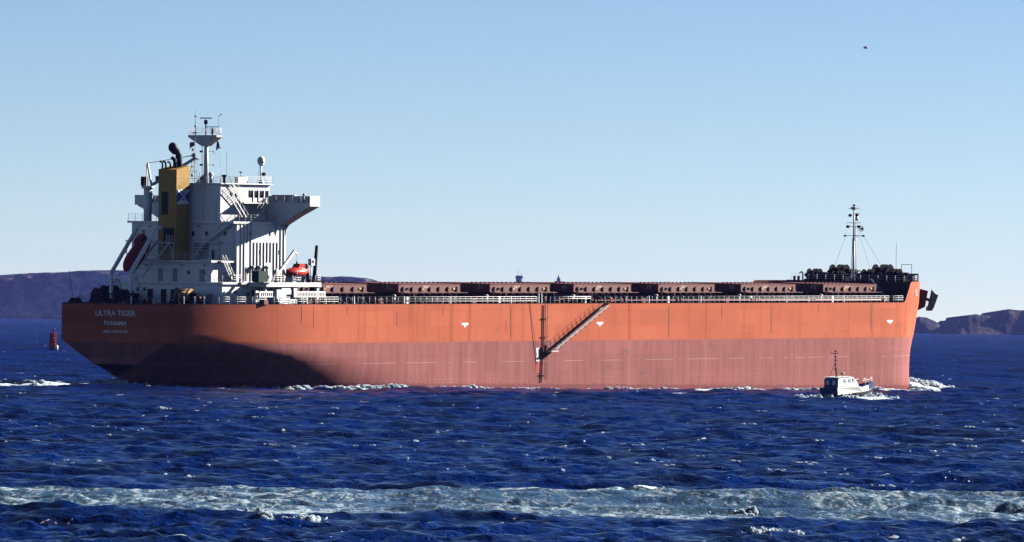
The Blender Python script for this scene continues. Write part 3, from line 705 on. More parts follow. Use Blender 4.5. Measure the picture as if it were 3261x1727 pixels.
# cross deck fittings
for k_, (a, b) in enumerate(HX[:-1]):
    g0, g1 = b, HX[k_+1][0]; mid = (g0+g1)/2
    v = MB(); v.tube((mid-1.5, 12.2, 19.8), (mid-1.5, 12.2, 20.9), .16, 8); v.ball((mid-1.5, 12.2, 21.0), (.34, .34, .22), 8, 5); v.build('mushroom_vent', M['white_dirty'], ship)
    v = MB(); v.box((mid+1.0, 12.4, 19.8), (mid+1.5, 12.8, 20.9)); v.build('hydrant_box', M['white'], ship)
    v = MB(); v.tube((mid+2.6, 13, 19.8), (mid+2.6, 13, 21.6), .06, 6); v.build('air_pipe', M['hatch'], ship)
    v = MB(); v.box((mid-2.9, 9.3, 19.8), (mid-2.0, 10.6, 20.6)); v.build('deck_locker', M['hatch'], ship); v = MB(); v.tube((mid+.2, 11, 19.8), (mid+.2, 11, 20.8), .3, 8); v.build('vent_pipe', M['hatch'], ship)
mb = MB(); mb.tube((32, 13.6, 20.25), (199, 13.6, 20.25), .12, 6); mb.tube((32, 13.95, 20.25), (199, 13.95, 20.25), .08, 6)
mb.build('deck_pipe', M['hatch'], ship)
# mooring bollards at the side
for x in (45, 60, 79, 112, 128, 150, 168, 190):
    v = MB(); v.box((x-.9, 14.7, 19.8), (x+.9, 15.4, 19.95)); v.tube((x-.5, 15.05, 19.9), (x-.5, 15.05, 20.65), .2, 8); v.tube((x+.5, 15.05, 19.9), (x+.5, 15.05, 20.65), .2, 8)
    v.build('bollard', M['hatch'], ship)
# side rails --------------------------------------------------------------
def railing(name, pts, m, spacing=1.5, h=1.05, bars=(.38, .72, 1.05), r=.03, parent=ship, pr=.032):
    mb = MB()
    for zb in bars:
        for a, b in zip(pts[:-1], pts[1:]): mb.tube((a[0], a[1], a[2]+zb), (b[0], b[1], b[2]+zb), r, 4)
    rail = mb.build(name, m, parent)
    P = [Vector(p) for p in pts]; first = None
    for a, b in zip(P[:-1], P[1:]):
        n_ = max(1, round((b-a).length/spacing))
        for j in range(n_+(1 if b is P[-1] else 0)):
            p = a.lerp(b, j/n_)
            if first is None:
                first = MB().tube(p, p+Vector((0, 0, h)), pr, 5).build('rail_post', m, rail); p0 = p.copy()
            else: clone(first, p-p0, rail)
    return rail
def edge_pts(xs, z=19.86, s_=1): return [(x, s_*(hull_b(x, 19.8)-.12), z) for x in xs]
railing('deck_railing', edge_pts((34.5, 86.5)), M['white'])
railing('deck_railing', edge_pts((105.5, 186, 190, 194.8)), M['white'])
railing('deck_railing', edge_pts((8.2, 10, 13, 17, 22, 26)), M['white'])
railing('deck_railing', edge_pts((8.2, 12, 20, 60), s_=-1), M['white'], 3)
railing('deck_railing', edge_pts((60, 194), s_=-1), M['white'], 6, pr=.03)
for x in (38, 51, 63.2, 79.5, 118, 133, 158.5, 176):
    MB().box((x-.07, 15.9, 19.86), (x+.07, 16.06, 21.0)).build('rail_stanchion', M['white'], ship)
railing('forecastle_railing', [(202, 13.6, 23.2), (206, 11.6, 23.2), (210.6, 8.5, 23.2)], M['white'], 1.1, r=.025)
railing('forecastle_railing', [(201.3, 13.7, 23.2), (201.3, -10.5, 23.3)], M['white'], 1.7, r=.022, pr=.035)
railing('bow_railing', [(x, btop(x)-.1, 23.2) for x in (210.6, 213, 215.5, 217)], M['white'], .9, r=.035)

# forecastle gear -----------------------------------------------------------
def winch(x, q, z, name='windlass', s=1.0, m=None, parent=ship, par2=None):
    m = m or M['dark']
    w_ = MB(); w_.box((x-1.0*s, q-1.9*s, z), (x+1.0*s, q+1.9*s, z+.35*s))
    for dq in (-1.5, -.35, .75, 1.5): w_.box((x-.75*s, q+dq*s-.1, z+.3*s), (x+.75*s, q+dq*s+.1, z+1.25*s))
    base = w_.build(name, m, parent)
    d = MB()
    d.tube((x, q-2.2*s, z+1.15*s), (x, q+2.3*s, z+1.15*s), .16*s, 8)
    d.tube((x, q-1.4*s, z+1.15*s), (x, q-.45*s, z+1.15*s), .5*s, 12)
    d.tube((x, q+.1*s, z+1.15*s), (x, q+.6*s, z+1.15*s), .62*s, 12)
    for dq in (-1.45, -.4, .05, .68): d.tube((x, q+dq*s-.04, z+1.15*s), (x, q+dq*s+.04, z+1.15*s), .95*s, 14)
    d.tube((x, q+1.8*s, z+1.15*s), (x, q+2.25*s, z+1.15*s), .33*s, 10)
    d.build('drum', par2 or m, base)
    g = MB(); g.box((x-.5*s, q+.8*s, z+.3*s), (x+.9*s, q+1.35*s, z+1.5*s)); g.tube((x+.7*s, q-1.3*s, z+.6*s), (x+.7*s, q+1.2*s, z+.6*s), .25*s, 8); g.build('gearbox', m, base)
winch(204.3, -7.3, 23.2, s=1.0); winch(207.6, -4.3, 23.3, s=1.3); winch(204.8, -2.9, 23.2, 'mooring_winch', .85)
winch(204.5, 3.4, 23.3, 'mooring_winch', .95); winch(207.2, 4.6, 23.3, s=1.35); winch(204.8, 8.2, 23.2, 'mooring_winch', 1.05)
for x, q, h_, r_ in ((202, -8.6, 1.4, .12), (202.4, -7.7, .9, .35), (202.4, -6.8, 1.0, .4), (205.3, .9, 1.7, .1), (206, -9.7, .8, .3), (203, 6.0, 1.3, .2), (210, 2, 1.5, .25)):
    v = MB(); v.path([(x, q, 23.2), (x, q, 23.2+h_), (x-.15, q-.25, 23.2+h_+.12), (x-.25, q-.5, 23.2+h_-.1)], r_, 8); v.build('gooseneck_vent', M['dark'], ship)
for x, q in ((202.3, 10.5), (203.0, -10.5), (212, 3), (212, -3), (209, 7.2), (202.5, 1.5), (202.6, 3.8)):
    v = MB(); v.tube((x, q-.4, 23.2), (x, q-.4, 24.0), .22, 8); v.tube((x, q+.4, 23.2), (x, q+.4, 24.0), .22, 8); v.box((x-.3, q-.8, 23.15), (x+.3, q+.8, 23.3)); v.build('bitts', M['dark'], ship)
mb = MB(); mb.path([(207.5, 7.6, 23.2), (207.5, 7.6, 26.1), (207.5, 9.6, 26.1), (207.5, 9.6, 23.2)], .045, 5); mb.tube((208, 6.2, 23.2), (208, 6.2, 29.8), .03, 5); mb.build('light_frame', M['dark'], ship)
# inclined ladder from the main deck
mb = MB(); mb.beam((200.7, 6.2, 23.6), (200.0, 10.0, 20), .08, .2); mb.beam((200.0, 6.2, 23.6), (199.3, 10.0, 20), .08, .2)
for j in range(9): t_ = j/9; mb.box((199.4+.7*(1-t_), 6.2+3.8*t_-.1, 23.5-3.5*t_), (200.1+.7*(1-t_), 6.2+3.8*t_+.1, 23.54-3.5*t_))
mb.build('forecastle_ladder', M['grey'], ship)
# foremast
fm = MB(); fx_, fq = 204.4, 0.0
fm.tube((fx_, fq, 23.2), (fx_, fq, 30), .22, 10, .19); fm.tube((fx_, fq, 30), (fx_, fq, 35.6), .17, 10, .12); fm.tube((fx_+.1, fq-.5, 23.2), (fx_+.05, fq-.25, 30.5), .07, 6); fm.tube((fx_+.1, fq+.5, 23.2), (fx_+.05, fq+.28, 33), .07, 6)
fmo = fm.build('foremast', M['white'], ship)
y_ = MB()
for z_, h0, h1 in ((30.9, -1.7, 2.0), (32.4, -1.3, 1.2), (33.05, -1.4, 1.4), (34.6, -.2, 1.2), (35.5, -1.1, 1.1)): y_.beam((fx_, h0, z_), (fx_, h1, z_), .09)
y_.tube((fx_, 0, 30.8), (fx_, 0, 35.6), .05, 4); y_.tube((fx_, -1.7, 30.9), (fx_, -1.45, 31.7), .03, 4); y_.beam((fx_, .2, 30.9), (fx_, 1.0, 30.5), .08)
y_.box((fx_-.3, -.4, 35.25), (fx_+.3, .4, 35.75)); y_.build('yard', M['grey'], fmo)
for z_, q_, r_ in ((32.4, -1.2, .24), (32.4, 1.0, .24), (34.3, -.75, .24), (34.35, .55, .24), (30.85, -1.75, .14), (30.85, 1.9, .16), (36.0, 0, .16)):
    MB().tube((fx_-.25, q_, z_), (fx_+.2, q_, z_), r_, 8).build('lamp', M['dark'], fmo)
MB().ring((fx_, 1.45, 32.05), .42, .06, 'x').tube((fx_, 1.45, 32.05), (fx_+.4, 1.45, 32.05), .2, 8).build('radar_reflector', M['dark'], fmo)
MB().tube((fx_, .55, 33.4), (fx_, .55, 34.1), .28, 8).build('bell', M['white'], fmo)
mb = MB(); mb.tube((fx_, -1.6, 30.9), (206, -5.8, 23.3), .018, 4); mb.tube((fx_, 1.9, 30.9), (206.5, 5.3, 24.3), .018, 4); mb.tube((fx_, .4, 33), (209, 1.2, 23.3), .015, 4); mb.build('stay_wire', M['dark'], fmo)
for j in range(20): 
    pass
# anchor bolster
nx_, nq_ = .64, .77
def outw(d_, z_, side=0.0): return (207.4+nx_*d_+nq_*side*-1, 11.0+nq_*d_+nx_*side, z_)
mb = MB(); 
ring0 = [outw(-.6, 22.2, -1.3), outw(-.6, 22.2, 1.3), outw(-.6, 18.2, 1.0), outw(-.6, 18.2, -1.0)]
ring1 = [outw(1.5, 21.7, -1.1), outw(1.5, 21.7, 1.1), outw(1.05, 19.0, .9), outw(1.05, 19.0, -.9)]
mb.add(ring0+ring1, [(0,1,2,3), (4,5,6,7), (0,1,5,4), (1,2,6,5), (2,3,7,6), (3,0,4,7)]); mb.build('anchor_bolster', M['anchor_red'], ship)
_ow = outw
def outw(d_, z_, side=0.0): return _ow(d_-.65, z_, side)
an = thing('anchor', 'rusty grey anchor hanging from the bolster at the bow', 'anchor', outw(2.4, 20.2))
mb = MB(); mb.beam(outw(1.3, 20.6), outw(2.9, 20.0), .5, .5); mb.build('shank', M['rust_steel'], an)
mb = MB(); mb.prism([outw(2.2, 18.4, -1.0), outw(3.1, 18.7, -1.0), outw(3.6, 21.2, -1.0), outw(3.0, 21.9, -.9), outw(2.7, 20.4, -1.0)], (nq_*-.55, nx_*.55, 0)); mb.build('fluke', M['rust_steel'], an)
mb = MB(); mb.prism([outw(2.2, 18.4, 0.6), outw(3.1, 18.7, 0.6), outw(3.9, 21.0, 0.6), outw(3.2, 21.3, .6), outw(2.7, 20.4, 0.6)], (nq_*-.55, nx_*.55, 0)); mb.build('fluke', M['rust_steel'], an)
mb = MB(); mb.beam(outw(2.55, 18.7, -1.1), outw(2.55, 18.7, 1.1), .8, .7); mb.build('crown', M['rust_steel'], an)

# superstructure -------------------------------------------------------------
def block(name, a, b, m=None, parent=ship): return MB().box(a, b).build(name, m or M['white'], parent)
W_ = M['white']
la = MB(); la.box((11, -5.5, 19.8), (28.6, 11.4, 22.75)); la.box((17, -12, 19.8), (28.4, -5.5, 22.75)); lower = la.build('lower_deckhouse', W_, ship)
sl_ = MB(); sl_.box((10.6, -5.9, 22.75), (29.0, 11.75, 23.05)); sl_.box((16.6, -12.3, 22.75), (28.8, -5.9, 23.05)); sl_.build('deck_slab', W_, ship)
MB().box((17.0, 11.75, 22.42), (30.8, 15.1, 23.06)).build('boat_platform', W_, ship)
for x0, x1, q0, q1 in ((21.1, 23.3, 14.3, 14.9), (24.1, 25.0, 14.3, 14.9), (30.0, 30.4, 14.4, 14.9), (17.3, 17.6, 14.3, 14.7)): MB().box((x0, q0, 19.8), (x1, q1, 22.42)).build('platform_pillar', W_, ship)
casing = block('engine_casing', (12, -5, 23.05), (16.7, 8.6, 25.95))
MB().box((11.5, -6.3, 25.95), (16.7, 9.0, 26.25)).build('casing_deck', W_, ship)
MB().box((13.2, 9.0, 25.95), (16.7, 9.6, 26.2)).build('casing_deck', W_, ship)
house = block('accommodation_block', (16.7, -9.8, 23.05), (29.0, 9.8, 31.75))
MB().prism([(16.2, -10.3, 31.75), (16.2, 8.8, 31.75), (15.6, 9.0, 31.75), (15.6, 10.0, 31.75), (29.0, 10.0, 31.75), (29.0, -10.3, 31.75)], (0, 0, .3)).build('deck_slab', W_, ship)
MB().box((15.9, -10.4, 28.95), (16.7, -6.0, 29.15)).build('deck_slab', W_, ship)
up1 = block('bridge_casing', (16.7, -3.4, 32.05), (21.5, 6.7, 37.6))
up2 = MB(); up2.box((21.5, -6.7, 32.05), (29.0, 6.7, 34.9)); up2.box((21.5, -6.7, 36.75), (29.0, 6.7, 37.6)); up2.box((21.5, -6.7, 34.9), (27.0, 4.4, 36.75)); up2.box((21.5, 4.4, 34.9), (23.6, 6.7, 36.75)); up2.box((28.8, -6.7, 34.9), (29.0, 6.7, 35.6))
for x in (24.9, 26.2, 27.6, 28.75): up2.box((x, 6.45, 34.9), (x+.2, 6.7, 36.75))
for q in (-6.5, -4.5, -2.5, -.5, 1.5, 3.5, 5.5): up2.box((28.8, q, 35.6), (28.97, q+.25, 36.75))
wheel = up2.build('wheelhouse', W_, ship)
for i_, (x0, x1) in enumerate(((23.6, 24.9), (25.1, 26.2), (26.4, 27.6), (27.8, 28.75))):
    MB().box((x0, 6.5, 35.65), (x1, 6.55, 36.65)).build('window', M['glass'], wheel)
    MB().box((x0, 6.48, 34.9), (x1, 6.6, 35.62)).build('window_panel', W_, wheel)
for i_ in range(4): MB().box((17.6+i_*1.4, 6.68, 35.7), (18.1+i_*1.4, 6.73, 36.4)).build('window', M['glass'], up1) if i_ in (1, 2) else None
MB().box((16.3, -3.8, 37.6), (29.35, 7.1, 37.75)).build('compass_deck', W_, ship)
MB().box((21.3, -7.0, 37.6), (29.3, -3.8, 37.75)).build('compass_deck', W_, ship)
MB().box((20.6, 6.7, 34.75), (28.9, 8.2, 34.92)).build('bridge_walkway', W_, ship)
# bridge wings
for s_ in (1, -1):
    q = lambda v: s_*v
    wing = MB(); wing.prism([(26.35, q(5.9), 34.9), (26.35, q(16.1), 34.9), (26.35, q(16.1), 34.38), (26.35, q(13.2), 33.05), (26.35, q(11.4), 32.1), (26.35, q(10.5), 31.6), (26.35, q(10.05), 31.0), (26.35, q(9.8), 29.8), (26.35, q(9.8), 32.0), (26.35, q(5.9), 32.0)], (.12, 0, 0))
    wing.prism([(28.75, q(5.9), 34.9), (28.75, q(16.1), 34.9), (28.75, q(16.1), 34.38), (28.75, q(13.2), 33.05), (28.75, q(11.4), 32.1), (28.75, q(10.5), 31.6), (28.75, q(10.05), 31.0), (28.75, q(9.8), 29.8), (28.75, q(9.8), 32.0), (28.75, q(5.9), 32.0)], (.12, 0, 0))
    wing.box((26.5, min(q(5.9), q(16.05)), 34.72), (28.74, max(q(5.9), q(16.05)), 34.88))
    und = [(q(16.08), 34.4), (q(13.2), 33.07), (q(11.4), 32.12), (q(10.5), 31.62)]
    for (qa, za), (qb, zb) in zip(und[:-1], und[1:]): wing.prism([(26.48, qa, za), (26.48, qb, zb), (26.48, qb, zb+.1), (26.48, qa, za+.1)], (2.26, 0, 0))
    wo_ = wing.build('bridge_wing', W_, ship)
    MB().box((28.6, min(q(6.8), q(16.0)), 34.9), (28.72, max(q(6.8), q(16.0)), 35.95)).build('wing_bulwark', W_, wo_)
    MB().box((26.36, min(q(16.0), q(16.12)), 34.4), (28.86, max(q(16.0), q(16.12)), 35.95)).build('wing_end', W_, wo_)
    if s_ > 0: MB().box((28.3, 7.6, 35.95), (28.9, 11.8, 36.12)).build('wind_deflector', W_, wo_)
    for qq in (10.2, 11.3, 12.4): MB().box((28.4, q(qq)-.06, 34.9), (28.6, q(qq)+.06, 35.9)).build('wing_stiffener', W_, wo_)
    MB().tube((27.4, q(14.2), 34.9), (27.4, q(14.2), 36.1), .12, 6).ball((27.4, q(14.2), 36.15), .22).build('repeater_stand', M['grey'], wo_)
    MB().tube((27.5, q(15.2), 34.9), (27.5, q(15.2), 35.7), .18, 6).build('searchlight', M['dark'], wo_)
    railing('wing_railing', [(26.4, q(8.3), 34.9), (26.4, q(15.9), 34.9)], M['white'], 1.5, bars=(.5, 1.0), r=.02, parent=ship, pr=.02)
# stiffeners on the sunlit side of the accommodation block
for i_ in range(14):
    x = 17.6+.83*i_
    z0, z1 = (23.1, 31.7) if i_ in (0, 1, 3) else (28.9, 31.7) if i_ == 2 else (23.9, 29.0) if i_ in (4, 5, 6, 7, 10, 11) else (26.0, 29.0) if i_ in (8, 9) else (23.1, 31.2)
    MB().box((x, 9.8, z0), (x+.09, 9.93, z1)).build('side_stiffener', W_, house)
def win(x, q, z, w_=.34, h_=.62, face='side', parent=house):
    if face == 'side': f = MB().box((x-w_/2-.05, q, z-h_/2-.05), (x+w_/2+.05, q+.03, z+h_/2+.05)).build('window', M['grey'], parent); MB().box((x-w_/2, q+.03, z-h_/2), (x+w_/2, q+.05, z+h_/2)).build('pane', M['glass'], f)
    else: f = MB().box((x-.03, q-w_/2-.05, z-h_/2-.05), (x, q+w_/2+.05, z+h_/2+.05)).build('window', M['grey'], parent); MB().box((x-.05, q-w_/2, z-h_/2), (x-.03, q+w_/2, z+h_/2)).build('pane', M['glass'], f)
for x, z in ((19.95, 30.3), (24.9, 30.3), (22.45, 27.5), (27.35, 27.5)): win(x, 9.8, z)
for q, z in ((1.7, 30.2), (4.2, 30.2), (-7.6, 30.4), (5.4, 27.5), (5.4, 26.8), (7.6, 30.2), (-8.3, 27.6)): win(16.7, q, z, .45, .6, 'aft')
for q, z in ((3.0, 21.9), (4.4, 21.9), (5.8, 21.9), (-3, 21.9), (-4.2, 21.9)): win(11, q, z, .5, .5, 'aft', lower)
for x, z in ((14.2, 21.6), (15.4, 20.9), (17.4, 21.3), (19.6, 21.9), (21.4, 21.9), (24.2, 21.9)): win(x, 11.4, z, .55, .3, 'side', lower)
for q in (0.6, 2.4, -1.9): MB().box((10.93, q-.5, 19.85), (11.0, q+.5, 21.95)).build('door', M['black'], lower)
MB().box((18.3, 11.4, 19.85), (19.1, 11.47, 21.9)).build('door', M['black'], lower)
MB().box((19.4, 11.4, 19.85), (20.4, 11.47, 21.9)).build('door', M['navy'], lower)
for x0 in (18.9, 20.6, 22.4): MB().box((x0, 9.8, 23.3), (x0+.45, 9.88, 25.3)).build('door', M['grey'], house)
for x0 in (20.0, 21.6, 23.5):
    MB().tube((x0+.2, 10.15, 24.7), (x0+.2, 10.15, 25.2), .18, 8).ball((x0+.2, 10.15, 25.25), (.36, .36, .3)).build('vent_cowl', M['white_dirty'], ship)
# dark recesses on the aft side: louvres and doors
for q0, q1, z0, z1 in ((3.2, 5.2, 23.3, 23.9), ): pass
for j in range(7): MB().box((16.6, 1.9, 26.6+.33*j), (16.7, 4.6, 26.75+.33*j)).build('louvre', M['dark'], house)
for q, z0, z1 in ((3.6, 32.1, 36.9), (5.9, 32.1, 35.2)): MB().tube((16.62, q, z0), (16.62, q, z1), .06, 5).build('wall_pipe', W_, up1)
for q, z0, z1 in ((9.2, 23.2, 31.6), (6.6, 26.3, 31.2), (-9.0, 26.0, 31.2)): MB().tube((16.62, q, z0), (16.62, q, z1), .07, 5).build('wall_pipe', W_, house)
for q, z in ((8.2, 31.0), (2.6, 31.2), (-6.6, 31.1)): MB().box((16.4, q, z), (16.7, q+.35, z+.25)).build('floodlight', M['grey'], house)
for q, z in ((7.2, 25.4), (-3.6, 25.3), (3.0, 25.4)): MB().box((11.75, q, z), (12.0, q+.35, z+.25)).build('floodlight', M['grey'], casing)
for q, w_, h_ in ((7.4, 1.1, 1.0), (8.9, .7, 1.5), (5.0, .9, .7), (-4.4, 1.2, 1.3)): MB().box((10.6, q, 19.8), (10.99, q+w_, 19.8+h_)).build('deck_cabinet', M['grey'], lower)
for q in (-1.2, 1.5, 6.5): MB().box((11.92, q, 23.1), (12.0, q+.8, 25.0)).build('door', M['grey'], casing)
for q in (4.2, 7.0): MB().box((11.92, q, 24.2), (12.0, q+.45, 24.75)).build('window', M['glass'], casing)
MB().box((16.6, 6.9, 23.1), (16.7, 7.7, 25.0)).build('door', M['grey'], house)
MB().beam((16.55, -9.8, 27.6), (16.55, 9.8, 27.6), .05, .06).build('cable_tray', W_, house)
# rails on decks
railing('deck_railing', [(11.6, -6.1, 26.25), (11.6, 8.9, 26.25)], M['white'], 1.3, r=.022, pr=.025)
railing('deck_railing', [(16.3, -10.2, 32.05), (16.3, -3.6, 32.05)], M['white'], 1.2, r=.025)
railing('deck_railing', [(15.7, 9.9, 32.05), (20.0, 9.9, 32.05), (26.2, 9.9, 32.05)], M['white'], 1.5, bars=(.3, .65, 1.0), r=.035, pr=.035)
railing('deck_railing', [(10.8, 7.0, 23.05), (10.8, 11.6, 23.05), (15.9, 11.6, 23.05)], M['white'], 1.5, r=.035)
railing('deck_railing', [(11.0, -5.8, 23.05), (16.8, -5.8, 23.05)], M['white'], 1.5)
railing('deck_railing', [(17.1, 15.0, 23.06), (21.6, 15.0, 23.06)], M['white'], 1.5, r=.025)
railing('deck_railing', [(23.7, 15.0, 23.06), (25.7, 15.0, 23.06)], M['white'], .6, r=.04, pr=.04)
railing('deck_railing', [(29.4, 15.0, 23.06), (30.7, 15.0, 23.06)], M['white'], .6, r=.04, pr=.04)
railing('compass_deck_railing', [(16.4, -3.7, 37.75), (16.4, 7.0, 37.75), (29.3, 7.0, 37.75)], M['white'], 1.3, bars=(.35, .7, 1.0), r=.022, pr=.025)
railing('compass_deck_railing', [(29.3, 7.0, 37.75), (29.3, -7.0, 37.75)], M['white'], 1.3, bars=(.35, .7, 1.0), r=.022, pr=.025)
# stairs
def stairs(p, q, width_dir, n_=12, w_=.75, name='stairs', m=None):
    p = Vector(p); q = Vector(q); wd = Vector(width_dir)*w_
    mb = MB()
    for o_ in (Vector((0,0,0)), wd):
        mb.beam(p+o_, q+o_, .06, .2); mb.beam(p+o_+Vector((0,0,.9)), q+o_+Vector((0,0,.9)), .04)
        for j in range(0, n_+1, 3): t_ = j/n_; a_ = p.lerp(q, t_)+o_; mb.beam(a_, a_+Vector((0,0,.9)), .035)
    st_ = mb.build(name, m or W_, ship)
    first = None
    for j in range(1, n_):
        a_ = p.lerp(q, j/n_)
        if first is None: first = MB().beam(a_, a_+wd, .22, .03).build('step', m or W_, st_); a0 = a_.copy()
        else: clone(first, a_-a0, st_)
stairs((18.4, 6.9, 37.6), (22.4, 6.9, 34.9), (0, 1, 0), 10)
stairs((17.2, 7.9, 36.0), (21.2, 7.9, 32.1), (0, 1, 0), 13)
stairs((25.4, 8.3, 34.9), (22.6, 8.3, 32.05), (0, 1, 0), 9)
stairs((16.3, 9.0, 31.8), (16.3, 4.8, 29.0), (-1, 0, 0), 10)
stairs((16.0, 4.6, 28.9), (16.0, 2.6, 26.3), (-1, 0, 0), 9)
stairs((14.6, 9.3, 26.2), (14.6, 11.0, 23.1), (-1, 0, 0), 10)
MB().box((15.5, 4.6, 28.9), (16.7, 7.2, 29.0)).build('landing', W_, ship)
stairs((21.9, 12.0, 22.6), (17.6, 12.0, 19.9), (0, 1, 0), 10)
# compass deck equipment
def post(x, q, z, h_, r_, nm, m=W_, top=None):
    v = MB(); v.tube((x, q, z), (x, q, z+h_), r_, 8)
    if top: v.ball((x, q, z+h_), top)
    return v.build(nm, m, ship)
post(22.0, 3.4, 37.75, 1.1, .2, 'magnetic_compass', M['dark'], (.45, .45, .2)); post(20.0, 2.4, 37.75, 1.3, .25, 'antenna_box', W_, (.4, .4, .4)); post(22.6, 3.4, 38.9, 3.8, .02, 'whip_aerial', M['dark'])
post(24.5, 4.6, 37.75, 1.7, .04, 'small_aerial', M['grey'], (.28, .28, .1)); post(18.2, 3.9, 37.75, 1.4, .04, 'small_aerial', M['grey']); post(20.5, 5.8, 37.75, .9, .03, 'small_aerial', M['grey'])
for q_, h_ in ((-2.4, 1.2), (2.2, 1.6), (5.0, 1.0), (6.2, 1.3)): post(17.3, q_, 37.75, h_, .035, 'small_aerial', M['grey'])
MB().box((22.8, 4.8, 37.75), (25.2, 5.4, 38.7)).build('signal_locker', W_, ship)
post(28.0, 5.8, 37.75, .5, .35, 'dome_base'); post(28.0, 5.8, 37.75, 2.9, .12, 'dome_mast', W_)
v = MB(); v.tube((28.0, 5.8, 40.45), (28.0, 5.8, 40.85), .2, 10, .55); v.tube((28, 5.8, 40.85), (28, 5.8, 41.25), .55, 14, .58); v.ball((28.0, 5.8, 41.25), (.58, .58, .62), 14, 9); v.build('satellite_dome', W_, ship)
v = MB(); v.tube((28.0, 6.1, 39.2), (28.0, 6.5, 39.2), .25, 8); v.tube((27.9, 5.2, 37.8), (27.9, 5.6, 40.5), .025, 4); v.tube((28.0, 6.9, 37.8), (28.0, 6.0, 39.5), .025, 4); v.build('dome_fittings', M['dark'], ship)
# main radar mast
mx_, mq = 22.0, 0.0
rm_ = MB(); rm_.tube((mx_, mq, 37.75), (mx_, mq, 44.0), .36, 12, .30); rm_.prism([(mx_-.05, -2.0, 37.75), (mx_-.05, -.3, 37.75), (mx_-.05, -.3, 39.2)], (.12, 0, 0)); mast = rm_.build('radar_mast', W_, ship)
v = MB(); v.prism([(mx_-.7, -.35, 43.3), (mx_-.7, .35, 43.3), (mx_-.7, 2.45, 44.65), (mx_-.7, 2.45, 44.95), (mx_-.7, -2.9, 44.95), (mx_-.7, -2.9, 44.65)], (1.4, 0, 0)); plat = v.build('mast_platform', M['white_dirty'], mast)
v = MB()
for a_, b_ in (((mx_-.6, -2.8), (mx_-.6, 2.4)), ((mx_+.6, -2.8), (mx_+.6, 2.4)), ((mx_-.6, -2.8), (mx_+.6, -2.8)), ((mx_-.6, 2.4), (mx_+.6, 2.4))):
    for zz in (.4, .75, 1.05): v.tube((a_[0], a_[1], 44.95+zz), (b_[0], b_[1], 44.95+zz), .02, 4)
    for t_ in np.linspace(0, 1, 6): v.tube((a_[0]+(b_[0]-a_[0])*t_, a_[1]+(b_[1]-a_[1])*t_, 44.95), (a_[0]+(b_[0]-a_[0])*t_, a_[1]+(b_[1]-a_[1])*t_, 46.0), .02, 4)
v.build('platform_railing', W_, plat)
v = MB(); v.tube((mx_, -.1, 44.95), (mx_, -.1, 47.3), .1, 8); v.tube((mx_, -.1, 46.6), (mx_, -.1, 47.2), .28, 10); v.beam((mx_-.3, -.95, 47.5), (mx_+.3, .75, 47.5), .22, .16); v.build('radar_scanner', M['dark'], mast)
v = MB(); v.tube((mx_, 1.15, 44.95), (mx_, 1.15, 46.1), .12, 8); v.box((mx_-.2, .95, 45.2), (mx_+.2, 1.5, 45.9)); v.beam((mx_-.3, .25, 46.2), (mx_+.3, 2.1, 46.2), .16, .1); v.build('radar_scanner', M['grey'], mast)
v = MB(); v.tube((mx_, -2.05, 44.95), (mx_, -2.05, 48.7), .07, 6, .03); v.box((mx_-.1, -2.2, 47.7), (mx_+.1, -1.7, 47.85)); v.ball((mx_, -2.05, 46.3), .18); v.box((mx_-.1, -2.5, 45.2), (mx_+.1, -1.6, 45.4)); v.build('aerial_pole', M['grey'], mast)
v = MB(); v.tube((mx_, 2.35, 44.95), (mx_, 2.35, 47.9), .045, 6, .03); v.beam((mx_, 2.2, 47.7), (mx_, 2.85, 48.1), .05); v.ball((mx_, 2.7, 48.1), .12); v.build('anemometer_pole', M['grey'], mast)
for zz in (42.5, 40.5, 38.5):
    v = MB(); v.beam((mx_, .3, zz), (mx_, 1.5, zz), .06); v.tube((mx_, 1.45, zz-.25), (mx_, 1.45, zz+.2), .06, 5); v.build('yard', M['grey'], mast)
    v = MB(); v.box((mx_-.6, -.75, zz-.15), (mx_-.2, -.45, zz+.15)); v.build('lamp', M['dark'], mast)
v = MB()
for qa in (-.62, -.42): v.tube((mx_-.3, qa, 37.8), (mx_-.3, qa, 44.5), .025, 4)
for j in range(22): v.tube((mx_-.3, -.62, 38+.3*j), (mx_-.3, -.42, 38+.3*j), .018, 4)
v.build('mast_ladder', M['grey'], mast)
# lattice mast
lx, lq = 18.0, .9
v = MB()
for dx, dq in ((-.5, -.85), (-.5, .85), (.5, -.85), (.5, .85)): v.tube((lx+dx, lq+dq, 37.75), (lx+dx*.25, lq+dq*.25, 41.6), .04, 5)
for t_, zz in ((.15, 38.4), (.42, 39.5), (.75, 41.0)):
    e = 1-.75*t_*1.02
    for s_ in (-1, 1): v.tube((lx-.5*e, lq+.85*e*s_, zz), (lx+.5*e, lq+.85*e*s_, zz), .025, 4); v.tube((lx+.5*e*s_, lq-.85*e, zz), (lx+.5*e*s_, lq+.85*e, zz), .025, 4)
v.tube((lx, lq, 37.75), (lx, lq, 44.6), .05, 6, .03); v.box((lx-.25, lq-.3, 41.6), (lx+.25, lq+.3, 42.2)); v.box((lx-.1, lq-.5, 42.5), (lx+.1, lq-.3, 42.9))
v.ball((lx-.1, lq-.4, 38.9), (.2, .2, .3)); v.ball((lx-.1, lq-.4, 40.2), (.12, .12, .16)); v.build('lattice_mast', M['grey'], ship)
v = MB(); v.tube((mx_, 1.4, 42.5), (25.0, 2.5, 38.2), .012, 4); v.tube((mx_, -2.7, 44.7), (lx, lq-.6, 38.5), .012, 4); v.tube((mx_, 2.3, 44.7), (mx_+.5, 2.6, 37.8), .012, 4); v.build('halyard', M['grey'], ship)
